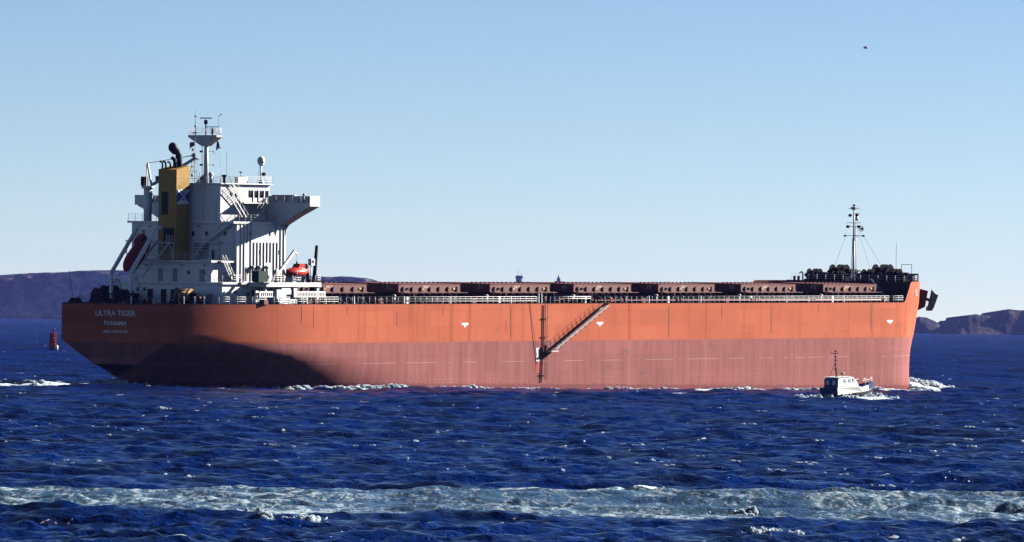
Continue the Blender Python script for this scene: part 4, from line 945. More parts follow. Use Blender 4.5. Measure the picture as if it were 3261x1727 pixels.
def flag(name, label, pts, cols, base):
    t_ = thing(name, label, 'flag', base); n_ = len(pts)-1
    for j, m in enumerate(cols):
        a_ = int(j*n_/len(cols)); b_ = int((j+1)*n_/len(cols)); mb = MB()
        vs = []; fs = []
        for i_ in range(a_, b_+1):
            p, q = pts[i_]; vs += [p, q]
        for i_ in range(b_-a_): fs.append((2*i_, 2*i_+1, 2*i_+3, 2*i_+2))
        o_ = [(v_[0]+.03, v_[1], v_[2]) for v_ in vs]; m0 = len(vs)
        mb.add(vs+o_, fs+[tuple(m0+k for k in f) for f in fs]+[(0, 1, m0+1, m0), (m0-2, m0-1, 2*m0-1, 2*m0-2)], 0, True)
        mb.build('cloth', m, t_)
fr = [((mx_+.2*math.sin(i*1.1), 2.0+i*.17, 44.2-.95*min(1, i/3)-.03*i*(i > 3)), (mx_+.15*math.sin(i*1.4+.5), 1.75+i*.16, 42.65+.07*i)) for i in range(7)]
flag('tricolour_flag', 'limp blue white and red flag flying under the right side of the radar mast platform', fr, (M['navy'], W_, M['red']), (mx_, 2.0, 43))
fr = [((lx+.15*math.sin(i*1.2), lq-.1-i*.17, 43.9-.02*i), (lx+.2*math.sin(i*1.5+.4), lq-.15-i*.2, 43.4-.14*i)) for i in range(6)]
flag('red_flag', 'small red flag beside the lattice mast left of the radar mast', fr, (M['red'],), (lx, lq, 43.5))
# funnel
fn_ = MB()
FX0, FX1, FQ0, FQ1 = 12.4, 15.7, -1.75, 1.72
c_ = .18
pl_ = [(FX0+c_, FQ0), (FX1-c_, FQ0), (FX1, FQ0+c_), (FX1, FQ1-.05), (FX1-.05, FQ1), (FX0+.05, FQ1), (FX0, FQ1-.05), (FX0, FQ0+c_)]
zt_ = lambda x, q: 39.7+(x-FX0)*.18
nf = len(pl_); fn_.add([(x, q, 26.25) for x, q in pl_]+[(x, q, zt_(x, q)) for x, q in pl_], [(i, (i+1) % nf, nf+(i+1) % nf, nf+i) for i in range(nf)]+[tuple(range(nf, 2*nf))])
funnel = fn_.build('funnel', M['yellow'], ship)
MB().box((FX0-.03, FQ0-.03, 38.62), (FX1+.03, FQ1+.03, 38.70)).build('funnel_band', M['ochre'], funnel)
MB().box((FX0+.2, FQ1, 34.55), (FX1-.08, FQ1+.03, 36.75)).build('logo_panel', W_, funnel)
cxl, czl = (FX0+.2+FX1-.08)/2, 35.65; hw_ = (FX1-.08-FX0-.2)/2
for s_ in (-1, 1): MB().prism([(cxl+s_*hw_, FQ1+.03, 36.6), (cxl+s_*.25, FQ1+.03, czl), (cxl+s_*hw_, FQ1+.03, 34.75)], (0, .015, 0)).build('logo_blue_wedge', M['logo_blue'], funnel)
for j in range(5): MB().beam((cxl-.9+.45*j, FQ1+.038, 36.7), (cxl-.25+.12*j, FQ1+.038, 36.1), .02, .05).build('logo_ray', M['logo_blue'], funnel)
MB().ring((cxl, FQ1+.05, czl), .42, .05, 'q', 18).build('logo_ring', M['logo_blue'], funnel)
MB().tube((cxl, FQ1+.05, czl), (cxl, FQ1+.07, czl), .36, 16).build('logo_disc', W_, funnel)
MB().tube((cxl, FQ1+.07, czl+.05), (cxl, FQ1+.085, czl+.05), .10, 10).box((cxl-.05, FQ1+.07, czl-.28), (cxl+.05, FQ1+.085, czl)).build('logo_figure', M['logo_blue'], funnel)
MB().box((FX0-.05, -1.0, 33.0), (FX0, .2, 36.4)).build('funnel_louvre', M['black'], funnel)
MB().box((FX0-.05, -.6, 28.3), (FX0, 1.4, 31.0)).build('funnel_door', M['black'], funnel)
ex = MB(); ex.path([(14.7, .55, 39.6), (14.7, .5, 41.6), (14.5, .1, 42.5), (14.3, -.35, 43.1)], .44, 12); ex.ball((14.25, -.42, 43.0), (.62, .72, .78)); ex.ball((14.35, -.25, 42.5), (.5, .5, .55)); ex.ball((14.6, .4, 41.6), .48); ex.build('exhaust_stack', M['soot'], funnel)
for x, q, h_, r_ in ((13.0, -1.35, 1.2, .13), (13.3, -.95, 1.2, .15), (13.6, -.35, 1.15, .13), (14.1, .1, 1.7, .26)):
    z0 = 39.7
    v = MB(); v.path([(x, q, z0), (x, q, z0+h_*.7), (x-.05, q-.12, z0+h_*.92), (x-.1, q-.35, z0+h_), (x-.1, q-.6*max(.6, r_*3), z0+h_-.1)], r_, 8); v.ball((x-.1, q-.35, z0+h_), r_*1.1); v.build('exhaust_pipe', M['soot'], funnel)
# provision crane on the port side
cx, cq = 19.0, -8.6
v = MB(); v.tube((cx, cq, 32.05), (cx, cq, 37.1), .62, 14); v.tube((cx, cq, 36.9), (cx, cq, 37.3), .95, 14); crane = v.build('provision_crane', W_, ship)
v = MB(); v.box((cx-.6, cq-.9, 37.3), (cx+.4, cq-.3, 38.7)); v.build('crane_winch', M['dark'], crane)
v = MB(); v.beam((cx, cq-.3, 37.3), (cx, cq-.2, 40.7), .14); v.beam((cx, cq+.7, 37.3), (cx, cq-.1, 40.7), .3, .18); v.tube((cx, cq-.2, 40.7), (cx+1, cq+7.6, 41.85), .05, 5); v.build('crane_frame', W_, crane)
v = MB(); v.beam((cx, cq+.7, 37.4), (cx+1, cq+8.2, 41.55), .4, .38); v.beam((cx+1, cq+7.4, 41.9), (cx+1, cq+8.7, 41.25), .25); v.tube((cx+1, cq+5.6, 41.6), (cx+1, cq+7.4, 41.9), .05, 4); v.build('crane_jib', M['grey'], crane)
v = MB(); v.box((cx+.4, cq+1.1, 38.0), (cx+1.2, cq+2.6, 38.8)); v.build('crane_motor', M['dark'], crane)
# port side wing station details seen left of the funnel
MB().box((26.0, -16.4, 34.5), (26.3, -14.2, 36.0)).build('port_wing_locker', W_, ship)
# free-fall lifeboat and its launching frame
def frame(q):
    v = MB(); 
    P = [(3.4, q, 19.8), (3.4, q, 24.3), (9.6, q, 31.0), (10.8, q, 31.1)]
    v.beam(P[0], P[1], .38, .45); v.beam(P[1], P[2], .36, .5); v.beam(P[2], P[3], .36, .45)
    v.beam((3.4, q, 22.2), (5.4, q, 24.2), .2); v.beam((5.0, q, 23.4), (7.0, q, 20.0), .26); v.beam((6.6, q, 27.8), (8.0, q, 26.0), .12); v.beam((8.6, q, 26.4), (11.8, q, 26.2), .2)
    return v.build('davit_frame', W_, ship)
for q in (-3.4, .15): frame(q)
v = MB(); v.beam((9.6, -3.4, 31.0), (9.6, .15, 31.0), .3); v.beam((3.4, -3.4, 23.6), (3.4, .15, 23.6), .25); v.beam((6.4, -3.4, 27.6), (6.4, -2.9, 27.5), .3); v.build('davit_crossbar', W_, ship)
v = MB()
for q in (-1.0, 1.35): v.beam((4.6, q, 23.6), (11.4, q, 29.0), .2, .3)
for j in range(9): t_ = j/8; v.beam((4.6+6.8*t_, -1.0, 23.6+5.4*t_), (4.6+6.8*t_, 1.35, 23.6+5.4*t_), .1)
v.build('launch_ramp', M['white_dirty'], ship)
v = MB(); v.box((10.4, -.6, 28.7), (12.4, 1.5, 28.85)); v.beam((12.2, 1.4, 26.3), (11.2, 1.4, 28.7), .14); v.beam((12.2, 1.4, 28.7), (12.2, 1.4, 26.3), .14); v.build('boarding_platform', W_, ship)
railing('platform_railing', [(10.4, 1.45, 28.85), (12.4, 1.45, 28.85)], M['white'], .7, r=.04, pr=.04)
def boat_hull(mb, L_, B_, H_, fn=lambda p: p, n_=13, mtop=0):
    rings = []
    for i in range(n_):
        t_ = i/(n_-1); w = max(.02, math.sin(math.pi*min(.98, max(.02, t_**.9)))**.55); h_ = max(.05, math.sin(math.pi*min(.985, max(.015, t_)))**.4)
        rings.append([fn((L_*(t_-.5), B_/2*w*math.cos(a), H_/2*h_*math.sin(a)*(1.0 if math.sin(a) > 0 else .9))) for a in [2*math.pi*k/12 for k in range(12)]])
    vs = [p for r_ in rings for p in r_]; fs = []
    for i in range(n_-1):
        for k in range(12): fs.append((i*12+k, i*12+(k+1) % 12, (i+1)*12+(k+1) % 12, (i+1)*12+k))
    fs += [tuple(range(12)), tuple((n_-1)*12+k for k in range(12))]; mb.add(vs, fs, mtop, True)
th = math.atan2(5.4, 6.8); ct, st_ = math.cos(th), math.sin(th)
def incl(p): return (7.2+p[0]*ct-p[2]*st_, -1.55+p[1], 27.0+p[0]*st_+p[2]*ct)
lb = thing('free_fall_lifeboat', 'dark red enclosed lifeboat tilted nose down on the stern launching frame', 'lifeboat', (7.2, -1.55, 26))
v = MB(); boat_hull(v, 7.4, 2.7, 2.5, incl); v.build('hull', M['dark_boat'], lb)
v = MB(); v.add([incl(p) for p in ((1.0, -.7, .9), (3.0, -.6, .8), (3.0, .6, .8), (1.0, .7, .9), (1.3, -.5, 1.75), (2.8, -.45, 1.7), (2.8, .45, 1.7), (1.3, .5, 1.75))], [(0,1,2,3), (4,5,6,7), (0,1,5,4), (1,2,6,5), (2,3,7,6), (3,0,4,7)]); cab = v.build('conning_cabin', M['dark_boat'], lb)
v = MB(); v.add([incl(p) for p in ((1.5, .5, 1.1), (2.6, .5, 1.1), (2.6, .49, 1.5), (1.5, .49, 1.5), (1.5, .6, 1.1), (2.6, .58, 1.1), (2.6, .55, 1.5), (1.5, .55, 1.5))], [(0,1,2,3), (4,5,6,7), (0,1,5,4), (1,2,6,5), (2,3,7,6), (3,0,4,7)]); v.build('window', M['glass'], cab)
# rescue boat with its davit
rb = thing('rescue_boat', 'bright red rescue boat on the white platform beside its davit', 'rescue boat', (25.8, 14.2, 23.3))
v = MB(); boat_hull(v, 5.9, 2.3, 1.7, lambda p: (25.7+p[0]+.0*p[2], 14.2+p[1], 24.55+p[2]+.05*p[0])); v.build('hull', M['orange_boat'], rb)
v = MB(); v.prism([(25.3, 13.6, 25.1), (28.0, 13.6, 25.2), (27.6, 13.6, 25.85), (25.8, 13.6, 25.85)], (0, 1.2, 0)); v.build('canopy', M['orange_boat'], rb)
v = MB(); v.tube((23.0, 14.2, 24.9), (28.2, 14.2, 25.2), .05, 5); v.tube((24.3, 15.36, 24.1), (24.3, 15.36, 25.0), .04, 4); v.build('grab_line', W_, rb)
v = MB()
for x in (24.2, 27.3): v.prism([(x-.5, 13.5, 23.06), (x+.5, 13.5, 23.06), (x+.3, 13.5, 23.9), (x-.3, 13.5, 23.9)], (0, 1.4, 0))
v.build('boat_cradle', W_, ship)
v = MB(); v.tube((20.0, 14.6, 23.06), (20.0, 14.6, 24.4), .32, 10); v.box((19.6, 14.2, 24.0), (20.5, 15.0, 24.9)); dav = v.build('rescue_davit', M['white_dirty'], ship)
v = MB(); v.beam((20.0, 14.8, 24.2), (24.4, 14.8, 27.75), .3, .42); v.beam((24.2, 14.8, 27.7), (25.1, 14.8, 27.3), .22); v.build('davit_arm', W_, dav)
v = MB(); v.tube((24.95, 14.8, 27.3), (24.95, 14.8, 26.1), .02, 4); v.tube((24.95, 14.8, 26.2), (24.95, 14.8, 25.75), .13, 6); v.build('hook_block', M['black'], dav)
v = MB(); v.beam((18.8, 14.8, 23.1), (20.1, 14.8, 25.4), .25, .3); v.tube((21.5, 15, 24.3), (21.6, 15, 24.9), .2, 8); v.build('davit_strut', M['white_dirty'], dav)
v = MB(); v.tube((17.4, 14.7, 23.06), (17.4, 14.7, 23.5), .2, 8); v.ball((17.4, 14.7, 24.0), (.6, .6, .6)); v.build('vent_hood', M['grey'], ship)
MB().box((14.9, 14.0, 23.1), (17.2, 15.2, 24.75)).build('covered_winch', M['green'], ship)
MB().box((15.9, 13.6, 23.06), (18.0, 15.4, 23.12)).build('winch_foundation', W_, ship)
lbuoy = thing('lifebuoy', 'round lifebuoy hanging on the rail left of the green covered winch', 'lifebuoy', (12.9, 11.75, 23.6), 'lifebuoys on the rails')
MB().ring((12.9, 11.78, 23.75), .38, .12, 'q', 16).build('ring', M['black'], lbuoy); MB().tube((12.9, 11.74, 23.75), (12.9, 11.8, 23.75), .28, 10).build('backing', W_, lbuoy)
for x in (188.5, 107.2):
    l2 = thing('lifebuoy', 'lifebuoy on the deck rail close to the forecastle' if x > 150 else 'lifebuoy on the deck rail just right of the gangway head', 'lifebuoy', (x, 16.05, 20.4), 'lifebuoys on the rails')
    MB().ring((x, 16.1, 20.4), .3, .09, 'q', 14).build('ring', M['anchor_red'] if x < 150 else M['hull_mark'], l2)
# stowed gangway and slatted panels beside the rail
def slats(x0, x1, z0, z1, q, step=.42):
    v = MB(); v.box((x0, q, z1-.22), (x1, q+.1, z1)); v.box((x0, q, z0), (x1, q+.1, z0+.2)); v.box((x0, q, z0+.2), (x0+.15, q+.1, z1-.22)); v.box((x1-.15, q, z0+.2), (x1, q+.1, z1-.22))
    pn = v.build('slatted_bulwark', W_, ship); k_ = int((x1-x0-.3)/step); first = None
    for j in range(k_):
        x = x0+.3+j*(x1-x0-.6)/max(1, k_-1)
        if first is None: first = MB().box((x-.09, q+.01, z0+.2), (x+.09, q+.09, z1-.22)).build('slat', W_, pn); xf = x
        else: clone(first, (x-xf, 0, 0), pn)
slats(15.6, 19.6, 20.85, 21.75, 14.75); slats(23.2, 31.2, 20.85, 21.75, 15.5, .37)
MB().box((19.6, 14.75, 20.75), (23.2, 15.1, 22.0)).build('gangway_bulwark', W_, ship)
v = MB(); v.prism([(19.4, 15.25, 20.72), (24.2, 15.25, 20.72), (24.8, 15.25, 19.85), (19.9, 15.25, 19.85)], (0, .1, 0)); v.build('gangway_flap', W_, ship)
MB().box((15.1, 14.3, 19.8), (15.8, 14.55, 21.85)).build('gate_post', W_, ship)
for x in (26.4, 31.1, 25.4): MB().box((x, 15.6, 19.8), (x+.16, 15.75, 20.85)).build('rail_stanchion', W_, ship)
for x in (16.2, 27.3, 29): MB().box((x, 14.6, 19.8), (x+1.0, 15.3, 20.5)).build('deck_machinery', M['hatch'], ship)
MB().box((25.2, 14.0, 19.8), (26.9, 15.2, 21.0)).build('deck_machinery', M['dark'], ship)
railing('deck_railing', [(25.0, 15.75, 19.86), (34.0, 15.95, 19.86)], M['white'], 1.2, r=.03)
# dark samson post and lamp post forward of the platform
v = MB(); v.tube((30.6, 13.6, 19.8), (31.6, 13.6, 28.6), .36, 10, .22); v.tube((30.5, 13.6, 19.8), (30.8, 13.6, 23.2), .62, 10, .5); v.box((30.0, 13.0, 22.4), (31.4, 14.2, 23.5)); v.box((31.2, 13.3, 22.9), (33.2, 13.9, 23.4)); v.box((29.8, 13.0, 20.6), (30.6, 14.2, 21.4)); v.build('hose_crane', M['dark'], ship)
v = MB(); v.tube((28.4, 14.9, 23.06), (28.4, 14.9, 25.6), .08, 6); v.box((28.1, 14.6, 25.6), (29.0, 15.2, 26.6)); v.build('lamp_post', W_, ship); MB().box((28.35, 15.2, 25.95), (28.75, 15.24, 26.4)).build('lamp_glass', M['black'], ship)
MB().tube((27.6, 14.9, 23.06), (27.6, 14.9, 24.5), .25, 8).build('vent_trunk', M['dark'], ship)
# aft mooring deck
winch(7.5, 7.6, 19.8, 'mooring_winch', 1.1, M['dark'], ship, M['ochre']); winch(5.0, -4.5, 20.3, 'mooring_winch', 1.05); winch(3.6, -.5, 20.0, 'mooring_winch', .9); winch(7.5, -8, 20.0, 'mooring_winch', 1.0)
v = MB(); v.box((2.2, -6.4, 21.1), (2.7, 1.4, 21.3)); 
for q in (-6.3, -3.5, -.8, 1.3): v.box((2.3, q-.1, 19.8), (2.6, q+.1, 21.1))
v.build('mooring_frame', M['dark'], ship)
for x, q in ((.7, -7.8), (.7, -4.4), (.7, -1), (.7, 2.5), (.8, 5.5), (2.2, 9.2), (2, -9.2)):
    v = MB(); v.box((x-.3, q-1, 19.8), (x+.3, q+1, 20.0)); v.tube((x, q-.5, 19.9), (x, q-.5, 20.55), .24, 8); v.tube((x, q+.5, 19.9), (x, q+.5, 20.55), .24, 8); v.tube((x, q-.9, 20.1), (x, q+.9, 20.15), .18, 6); v.build('fairlead', M['dark'], ship)
for x, q in ((.25, 2.6), (1.8, 11.1), (3.4, 11.9), (4.8, 12.6)): MB().box((x, q, 19.85), (x+.16, q+.16, 20.95)).build('rail_stanchion', W_, ship)
railing('stern_railing', [(.2, -8.4, 19.86), (.2, 10.1, 19.86), (2.2, 11.4, 19.86), (5.2, 12.9, 19.86), (8.2, 13.95, 19.86)], M['dark'], 1.4, r=.02, pr=.025)
MB().tube((1.0, -8.5, 19.8), (.2, -8.8, 24.6), .04, 5).build('ensign_staff', M['dark'], ship)
# boarding area rail (dark shapes) and midship gear
railing('deck_railing', [(90.2, 16.0, 19.86), (101.5, 16.0, 19.86)], M['white'], 1.3, bars=(.75, 1.05), r=.045)
for x in (87.0, 87.8, 102.5, 103.4, 105.2): MB().box((x, 15.9, 19.86), (x+.13, 16.05, 21.4)).build('gangway_post', W_ if x < 100 else M['dark'], ship)
for x, w_, h_ in ((88.6, .8, .8), (90.8, .5, .9), (94.5, 1.1, .6), (97.4, .5, .85), (99.2, 1.2, .7), (101.8, .6, 1.0)): MB().box((x, 15.0, 19.8), (x+w_, 15.6, 19.8+h_)).build('deck_machinery', M['dark'], ship)

# pilot ladder and accommodation ladder -------------------------------------
pld = thing('pilot_ladder', 'long brown rope ladder hanging straight down the ship side', 'rope ladder', (88.65, 16.3, 8.0))
v = MB()
def plp(z, e): return (88.45+(z-8)*.02+e, 16.38+.15*(1-min(1, (z-8)/5)), z)
for e in (-.28, .28): v.path([plp(z, e) for z in (8.0, 10.5, 13, 16, 19.9)], .045, 5)
v.build('side_rope', M['ladder_brown'], pld); first = None
for j in range(34):
    z = 8.05+.35*j; a = plp(z, -.3); b = plp(z, .3)
    if first is None: first = MB().beam(a, b, .14, .07).build('rung', M['ladder_brown'], pld); a0 = Vector(a)
    else: clone(first, Vector(a)-a0, pld)
for z in (9.0, 11.9, 14.75, 17.6): MB().beam(plp(z, -.85), plp(z, .85), .13, .09).build('spreader', M['ladder_brown'], pld)
v = MB()
for e in (-1.0,): v.path([(84.5, 16.2, 19.8), (85.6, 16.25, 14.5), (86.6, 16.25, 10.5)], .035, 4)
v.build('man_rope', M['rust_line'], pld)
acl = thing('accommodation_ladder', 'grey gangway slanting down the ship side from the deck towards the pilot ladder', 'gangway', (90, 16.6, 12.5))
A_, B_ = Vector((104.9, 16.35, 19.55)), Vector((90.3, 16.35, 12.75))
v = MB()
for q in (0, .75): v.beam(A_+Vector((0, q, 0)), B_+Vector((0, q, 0)), .1, .26)
v.build('stringer', M['grey'], acl); first = None
for j in range(1, 36):
    p = A_.lerp(B_, j/36)
    if first is None: first = MB().box((p.x-.14, p.y+.06, p.z+.16), (p.x+.14, p.y+.69, p.z+.22)).build('step', M['grey'], acl); p0 = p.copy()
    else: clone(first, p-p0, acl)
first = None
for j in range(0, 13):
    p = A_.lerp(B_, j/12.3+.01)
    if first is None: first = MB().tube((p.x, p.y+.78, p.z+.2), (p.x-.35, p.y+.78, p.z+1.25), .03, 4).build('handrail_post', M['dark'], acl); p0 = p.copy()
    else: clone(first, p-p0, acl)
v = MB(); off = Vector((-.35, .78, 1.22)); v.tube(A_+off, B_+off, .025, 4); off2 = Vector((-.18, .78, .7)); v.tube(A_+off2, B_+off2, .02, 4); v.build('hand_rope', M['dark'], acl)
for j in range(1, 11):
    p = A_.lerp(B_, j/11); MB().box((p.x-.1, p.y+.8, p.z-.42), (p.x+.06, p.y+.86, p.z-.1)).build('cleat', M['black'], acl)
v = MB(); v.box((88.9, 16.3, 12.35), (90.9, 17.25, 12.5)); v.build('lower_platform', M['white_dirty'], acl)
v = MB(); v.beam((88.6, 16.6, 13.0), (90.2, 16.6, 12.6), .12); v.beam((88.3, 16.5, 13.3), (88.3, 16.5, 11.9), .3, .4); v.beam((104.8, 16.4, 19.6), (105.6, 16.4, 19.8), .5, .25); v.build('platform_rail', M['dark'], acl)
# two sailors at the rail
def person(name, label, base, mats, head_mat, lean=0.0, mat=None):
    t = thing(name, label, 'person', base, mat=mat)
    J = {'pelvis': (0, 0, .95), 'chest': (lean*.5, 0, 1.25), 'neck': (lean, 0, 1.48), 'headb': (lean, 0, 1.58),
         'hl': (0, -.11, .9), 'hr': (0, .11, .9), 'kl': (.04, -.12, .5), 'kr': (-.03, .12, .5), 'fl': (0, -.13, .08), 'fr': (-.05, .13, .08), 'tl': (.16, -.14, .04), 'tr': (.11, .14, .04),
         'sl': (lean, -.2, 1.42), 'sr': (lean, .2, 1.42), 'el': (lean+.05, -.27, 1.15), 'er': (lean+.12, .27, 1.16), 'wl': (lean+.25, -.24, 1.0), 'wr': (lean+.33, .22, 1.05), 'gl': (lean+.33, -.23, .98), 'gr': (lean+.41, .2, 1.04)}
    Rd = {'pelvis': (.16, .13), 'chest': (.18, .13), 'neck': (.07, .07), 'headb': (.07, .07), 'hl': (.1, .1), 'hr': (.1, .1), 'kl': (.07, .07), 'kr': (.07, .07), 'fl': (.05, .05), 'fr': (.05, .05), 'tl': (.045, .035), 'tr': (.045, .035), 'sl': (.08, .08), 'sr': (.08, .08), 'el': (.055, .055), 'er': (.055, .055), 'wl': (.04, .04), 'wr': (.04, .04), 'gl': (.035, .03), 'gr': (.035, .03)}
    E_ = [('pelvis', 'chest'), ('chest', 'neck'), ('neck', 'headb'), ('pelvis', 'hl'), ('hl', 'kl'), ('kl', 'fl'), ('fl', 'tl'), ('pelvis', 'hr'), ('hr', 'kr'), ('kr', 'fr'), ('fr', 'tr'), ('neck', 'sl'), ('sl', 'el'), ('el', 'wl'), ('wl', 'gl'), ('neck', 'sr'), ('sr', 'er'), ('er', 'wr'), ('wr', 'gr')]
    ks = list(J); me = bpy.data.meshes.new('body'); me.from_pydata([(J[k][0], -J[k][1], J[k][2]) for k in ks], [(ks.index(a), ks.index(b)) for a, b in E_], [])
    o = bpy.data.objects.new('body', me); C.objects.link(o); o.parent = t
    md = o.modifiers.new('skin', 'SKIN'); 
    for i, k in enumerate(ks): me.skin_vertices[0].data[i].radius = Rd[k] if me.skin_vertices else (.1, .1)
    if me.skin_vertices: me.skin_vertices[0].data[0].use_root = True
    md2 = o.modifiers.new('sub', 'SUBSURF'); md2.levels = 1; md2.render_levels = 1; me.materials.append(mats)
    h_ = MB(); b_ = base; hx = b_[0]+lean; h_.ball((hx, b_[1], b_[2]+1.68), (.1, .08, .125)); h_.ball((hx+.1, b_[1], b_[2]+1.67), (.02, .015, .025)); h_.box((hx+.085, b_[1]-.03, b_[2]+1.62), (hx+.1, b_[1]+.03, b_[2]+1.63))
    for s_ in (-1, 1): h_.ball((hx, b_[1]+s_*.08, b_[2]+1.68), (.02, .012, .03)); h_.ball((hx+.085, b_[1]+s_*.035, b_[2]+1.7), (.015, .012, .01))
    h_.build('head', M['skin'], t); c = MB(); c.ball((hx, b_[1], b_[2]+1.75), (.14, .12, .1)); c.build('helmet', head_mat, t)
    return t
person('person', 'crew member in dark overalls and white helmet standing at the rail near the pilot ladder', (91.6, 15.6, 19.8), M['denim'], W_, .05)

# ================================================================== PILOT BOAT
bx0, by0 = px_ground(2640, 1272)
Bm = Matrix.Translation((bx0, by0, 0.0)) @ Matrix.Rotation(R(53), 4, 'Z') @ Matrix.Rotation(R(-3.0), 4, 'Y')
boat = thing('pilot_boat', 'small white and navy pilot boat running beside the ship bow', 'boat', (0, 0, 0), mat=Bm)
PB = [(-.2, 1.55, 1.0), (2, 1.7, 1.02), (4.5, 1.7, 1.15), (6.5, 1.5, 1.35), (8.6, 1.05, 1.6), (10.3, .5, 1.85), (11.4, .03, 2.0)]
def boat_shell(mb, z_lo, z_hi, off=0., mi=0):
    vs = []; fs = []; m_ = len(PB)
    for s_ in (1, -1):
        for (x, b_, dk_) in PB:
            zl = z_lo(x, dk_); zh = z_hi(x, dk_)
            vs += [(x-(.5*(1-zl/dk_) if x > 10 else 0), s_*(b_+off)*(.72+.28*max(0, min(1, (zl+.3)/1.2))), zl), (x, s_*(b_+off), zh)]
    for s_ in range(2):
        for i in range(m_-1): a = s_*2*m_+2*i; fs.append((a, a+1, a+3, a+2))
    fs.append((0, 1, 2*m_+1, 2*m_)); mb.add(vs, fs, mi, False)
    return [(x, b_+off, z_hi(x, d_)) for x, b_, d_ in PB]
v = MB(); r1 = boat_shell(v, lambda x, d_: -.5, lambda x, d_: d_*.55)
v.f.append(tuple(len(v.v)+i for i in range(2*len(PB)))); v.mi.append(0); v.sm.append(False); v.v += [(x, b_, z) for x, b_, z in r1]+[(x, -b_, z) for x, b_, z in r1[::-1]]
v.build('hull', M['black'], boat)
v = MB(); boat_shell(v, lambda x, d_: d_*.55, lambda x, d_: d_*.55+.12, .09); v.build('fender', M['white_dirty'], boat)
bw_ = MB(); i0 = 3
for s_ in (1, -1):
    for (x0, b0, d0), (x1, b1, d1) in zip(PB[4:-1], PB[5:]):
        bw_.prism([(x0, s_*b0, d0*.55+.12), (x1, s_*b1, d1*.55+.12), (x1, s_*b1, d1+.1), (x0, s_*b0, d0+.1)], (0, -s_*.05, 0))
bw_.prism([(6.5, 1.4, 1.35), (8.6, .98, 1.55), (11.2, .02, 1.9), (8.6, -.98, 1.55), (6.5, -1.4, 1.35)], (0, 0, -.08)); bw_.build('bow_bulwark', M['navy'], boat)
ws = MB()
for s_ in (1, -1): ws.prism([(0, s_*1.60, .6), (6.5, s_*1.52, .85), (6.5, s_*1.52, 1.5), (5.2, s_*1.72, 1.6), (0, s_*1.56, 1.65)], (0, -s_*.06, 0)); ws.prism([(6.5, s_*1.52, .85), (8.6, s_*1.1, 1.0), (8.6, s_*1.08, 1.68), (6.5, s_*1.53, 1.5)], (0, -s_*.05, 0))
ws.build('side_plating', W_, boat)
v = MB(); v.prism([(-.2, -1.52, .55), (-.2, 1.52, .55), (-.2, 1.5, 1.65), (-.2, -1.5, 1.65)], (.08, 0, 0)); v.build('transom', M['navy'], boat)
cb = MB(); prof = [(.6, 1.2), (6.2, 1.35), (5.6, 2.25), (4.7, 2.95), (3.8, 3.15), (1.2, 3.15), (.7, 2.9)]
for s_ in (1,): cb.prism([(x, -1.2, z) for x, z in prof], (0, 2.4, 0))
cabin = cb.build('cabin', W_, boat)
MB().prism([(.56, -1.22, 1.2), (.56, 1.22, 1.2), (.66, 1.22, 2.9), (.66, -1.22, 2.9)], (-.04, 0, 0)).build('cabin_back', M['navy'], boat)
for q in (-.6, .5): MB().prism([(.55, q-.25, 2.1), (.55, q+.25, 2.1), (.6, q+.25, 2.7), (.6, q-.25, 2.7)], (-.03, 0, 0)).build('rear_window', M['hull_mark'], boat)
for x0, x1 in ((2.1, 2.75), (3.35, 3.95), (4.3, 4.8)):
    f_ = MB().box((x0, 1.2, 2.3), (x1, 1.225, 2.85)).build('window', M['grey'], cabin); MB().box((x0+.05, 1.225, 2.35), (x1-.05, 1.24, 2.8)).build('pane', material('hazy_window', (.35, .4, .45), .2), f_)
MB().prism([(5.55, -1, 2.3), (4.78, -1, 2.9), (4.78, 1, 2.9), (5.55, 1, 2.3)], (.03, 0, .03)).build('windscreen', M['glass'], cabin)
v = MB(); v.box((.4, -1.3, 3.15), (3.9, 1.3, 3.2)); v.build('roof', W_, cabin)
v = MB(); v.tube((1.9, 0, 3.2), (1.75, 0, 6.9), .09, 6, .05); v.beam((1.75, -.75, 6.6), (1.75, .55, 6.6), .08); v.tube((1.75, -.75, 6.6), (1.75, -.75, 6.95), .04, 4); v.tube((1.2, .7, 3.2), (1.8, 0, 5.4), .03, 4); v.tube((1.2, -.7, 3.2), (1.8, 0, 5.4), .03, 4); v.ball((1.75, .1, 6.9), .16)
for z in (4.2, 4.9, 5.5, 6.0): v.box((1.75, -.16, z), (1.95, .16, z+.22))
v.build('mast', M['black'], boat)
v = MB(); v.tube((3.1, .3, 3.2), (3.1, .3, 3.5), .08, 6); v.ball((3.1, .3, 3.62), (.3, .3, .18)); v.build('radome', M['white_dirty'], boat)
v = MB(); 
for x, q in ((7.5, 1.25), (9.0, .9), (10.3, .45), (11.2, 0)): v.tube((x, q, 1.5), (x, q, 2.5), .03, 4); v.tube((x, -q, 1.5), (x, -q, 2.5), .03, 4)
v.path([(6.2, 1.4, 2.3), (7.5, 1.25, 2.5), (9, .9, 2.5), (10.3, .45, 2.55), (11.2, 0, 2.7)], .025, 4); v.path([(6.2, -1.4, 2.3), (7.5, -1.25, 2.5), (9, -.9, 2.5), (10.3, -.45, 2.55), (11.2, 0, 2.7)], .025, 4); v.build('pulpit_rail', M['white'], boat)
for x in (1.0, 2.9): MB().tube((x, 1.72, .25), (x, 1.72, .75), .17, 8).build('side_fender', M['white_dirty'], boat)
MB().tube((.1, .95, .95), (.1, .95, 1.5), .16, 8).build('stern_gear', M['hull_mark'], boat)
pb_ = []
for k_ in range(110):
    t_ = rr.random(); s_ = 1
    p = Bm @ Vector((6.5+9*t_, -(1.2-.2*t_+rr.gauss(0, .3)+1.5*(1-t_)*rr.random()), 0)); pb_.append((p.x, p.y, rr.uniform(.3, .8), rr.uniform(.3, .6), rr.uniform(.2, .75)*(1-.5*abs(t_-.3))))
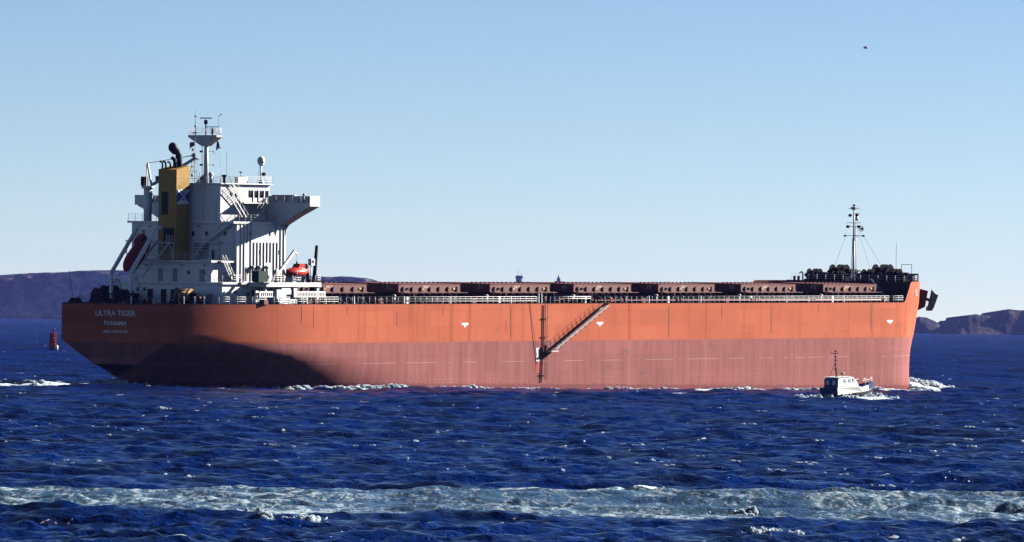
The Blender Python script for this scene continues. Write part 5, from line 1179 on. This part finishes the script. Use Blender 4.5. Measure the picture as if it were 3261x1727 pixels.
for k_ in range(34):
    p = Bm @ Vector((-.5-9*rr.random()**1.3, rr.gauss(0, 1.2), 0)); pb_.append((p.x, p.y, rr.uniform(.4, 1), rr.uniform(.3, .6), rr.uniform(.15, .5)))
for k_ in range(30):
    p = Bm @ Vector((6*rr.random(), -1.9-rr.random(), 0)); pb_.append((p.x, p.y, rr.uniform(.3, .7), rr.uniform(.2, .4), rr.uniform(.15, .4)))
spray('boat_wash', 'white spray and wash around the small pilot boat', pb_, flecks=900, spread=1.2, up=.7)

# ================================================================== BUOY, BIRD
ux, uy = px_ground(168, 1117)
bu = world_thing('channel_buoy', 'red lattice channel buoy floating left of the ship stern', 'buoy', (ux, uy, 0))
bq = -uy
v = MB(); v.tube((ux, bq, -.6), (ux, bq, .75), 1.35, 14, 1.3); v.build('float', M['navy'], bu)
v = MB(); v.tube((ux+1.1, bq+1.0, .1), (ux+1.1, bq+1.0, 1.5), .5, 10); v.build('counterweight', M['hull_mark'], bu)
v = MB()
for i in range(8):
    a = 2*math.pi*i/8; v.beam((ux+.95*math.cos(a)-.1, bq+.95*math.sin(a), .7), (ux+.85*math.cos(a)+.1, bq+.85*math.sin(a), 5.2), .2)
for z in (1.2, 2.0, 2.8, 3.6, 4.4, 5.1): v.ring((ux, bq, z), .92, .1, 'z', 12)
v.build('tower', M['red'], bu)
v = MB(); v.tube((ux, bq, .7), (ux, bq, 5.0), .55, 10); v.build('core', M['anchor_red'], bu)
v = MB(); v.tube((ux+.1, bq, 5.1), (ux+.15, bq, 5.9), .1, 6); v.tube((ux+.15, bq, 5.7), (ux+.15, bq, 6.4), .32, 10); v.build('lantern', M['black'], bu)
def bird(px, py, D_, s_):
    x, y, z = far_pt(px, py, D_); mb = MB()
    mb.ball((x, -y, z), (.22*s_, .08*s_, .07*s_), 8, 5)
    for d_ in (-1, 1): mb.add([(x-.08*s_, -y, z+.03*s_), (x+.1*s_, -y, z+.03*s_), (x+.02*s_, -y+d_*.3*s_, z+.16*s_), (x-.08*s_, -y+d_*.3*s_, z+.15*s_), (x-.15*s_, -y+d_*.65*s_, z+.06*s_), (x-.08*s_, -y, z-.0*s_), (x+.02*s_, -y+d_*.3*s_, z+.13*s_)], [(0, 1, 2, 3), (3, 2, 4), (5, 1, 6), (6, 3, 4)])
    t = world_thing('seagull', 'tiny dark seagull high in the sky above the bow mast', 'bird', (x, y, z)); mb.build('body', M['gull'], t)
bird(2743, 153, 900, 1.3)

# ================================================================== HAZE
mb = MB(); mb.box((-4200, -17500, -5), (4200, 60, 140))
hz = mb.build('haze', [], None)
hzm = bpy.data.materials.new('sea_haze'); hzm.use_nodes = True; n = hzm.node_tree; n.nodes.clear()
ho = n.nodes.new('ShaderNodeOutputMaterial'); pv = n.nodes.new('ShaderNodeVolumePrincipled'); n.links.new(pv.outputs[0], ho.inputs['Volume'])
pv.inputs['Color'].default_value = (.22, .30, 1.0, 1); pv.inputs['Density'].default_value = 1.0e-5; pv.inputs['Anisotropy'].default_value = 0
hz.data.materials.append(hzm)
tag(hz, 'thin blue sea haze that fades the far land', 'haze', kind='stuff')
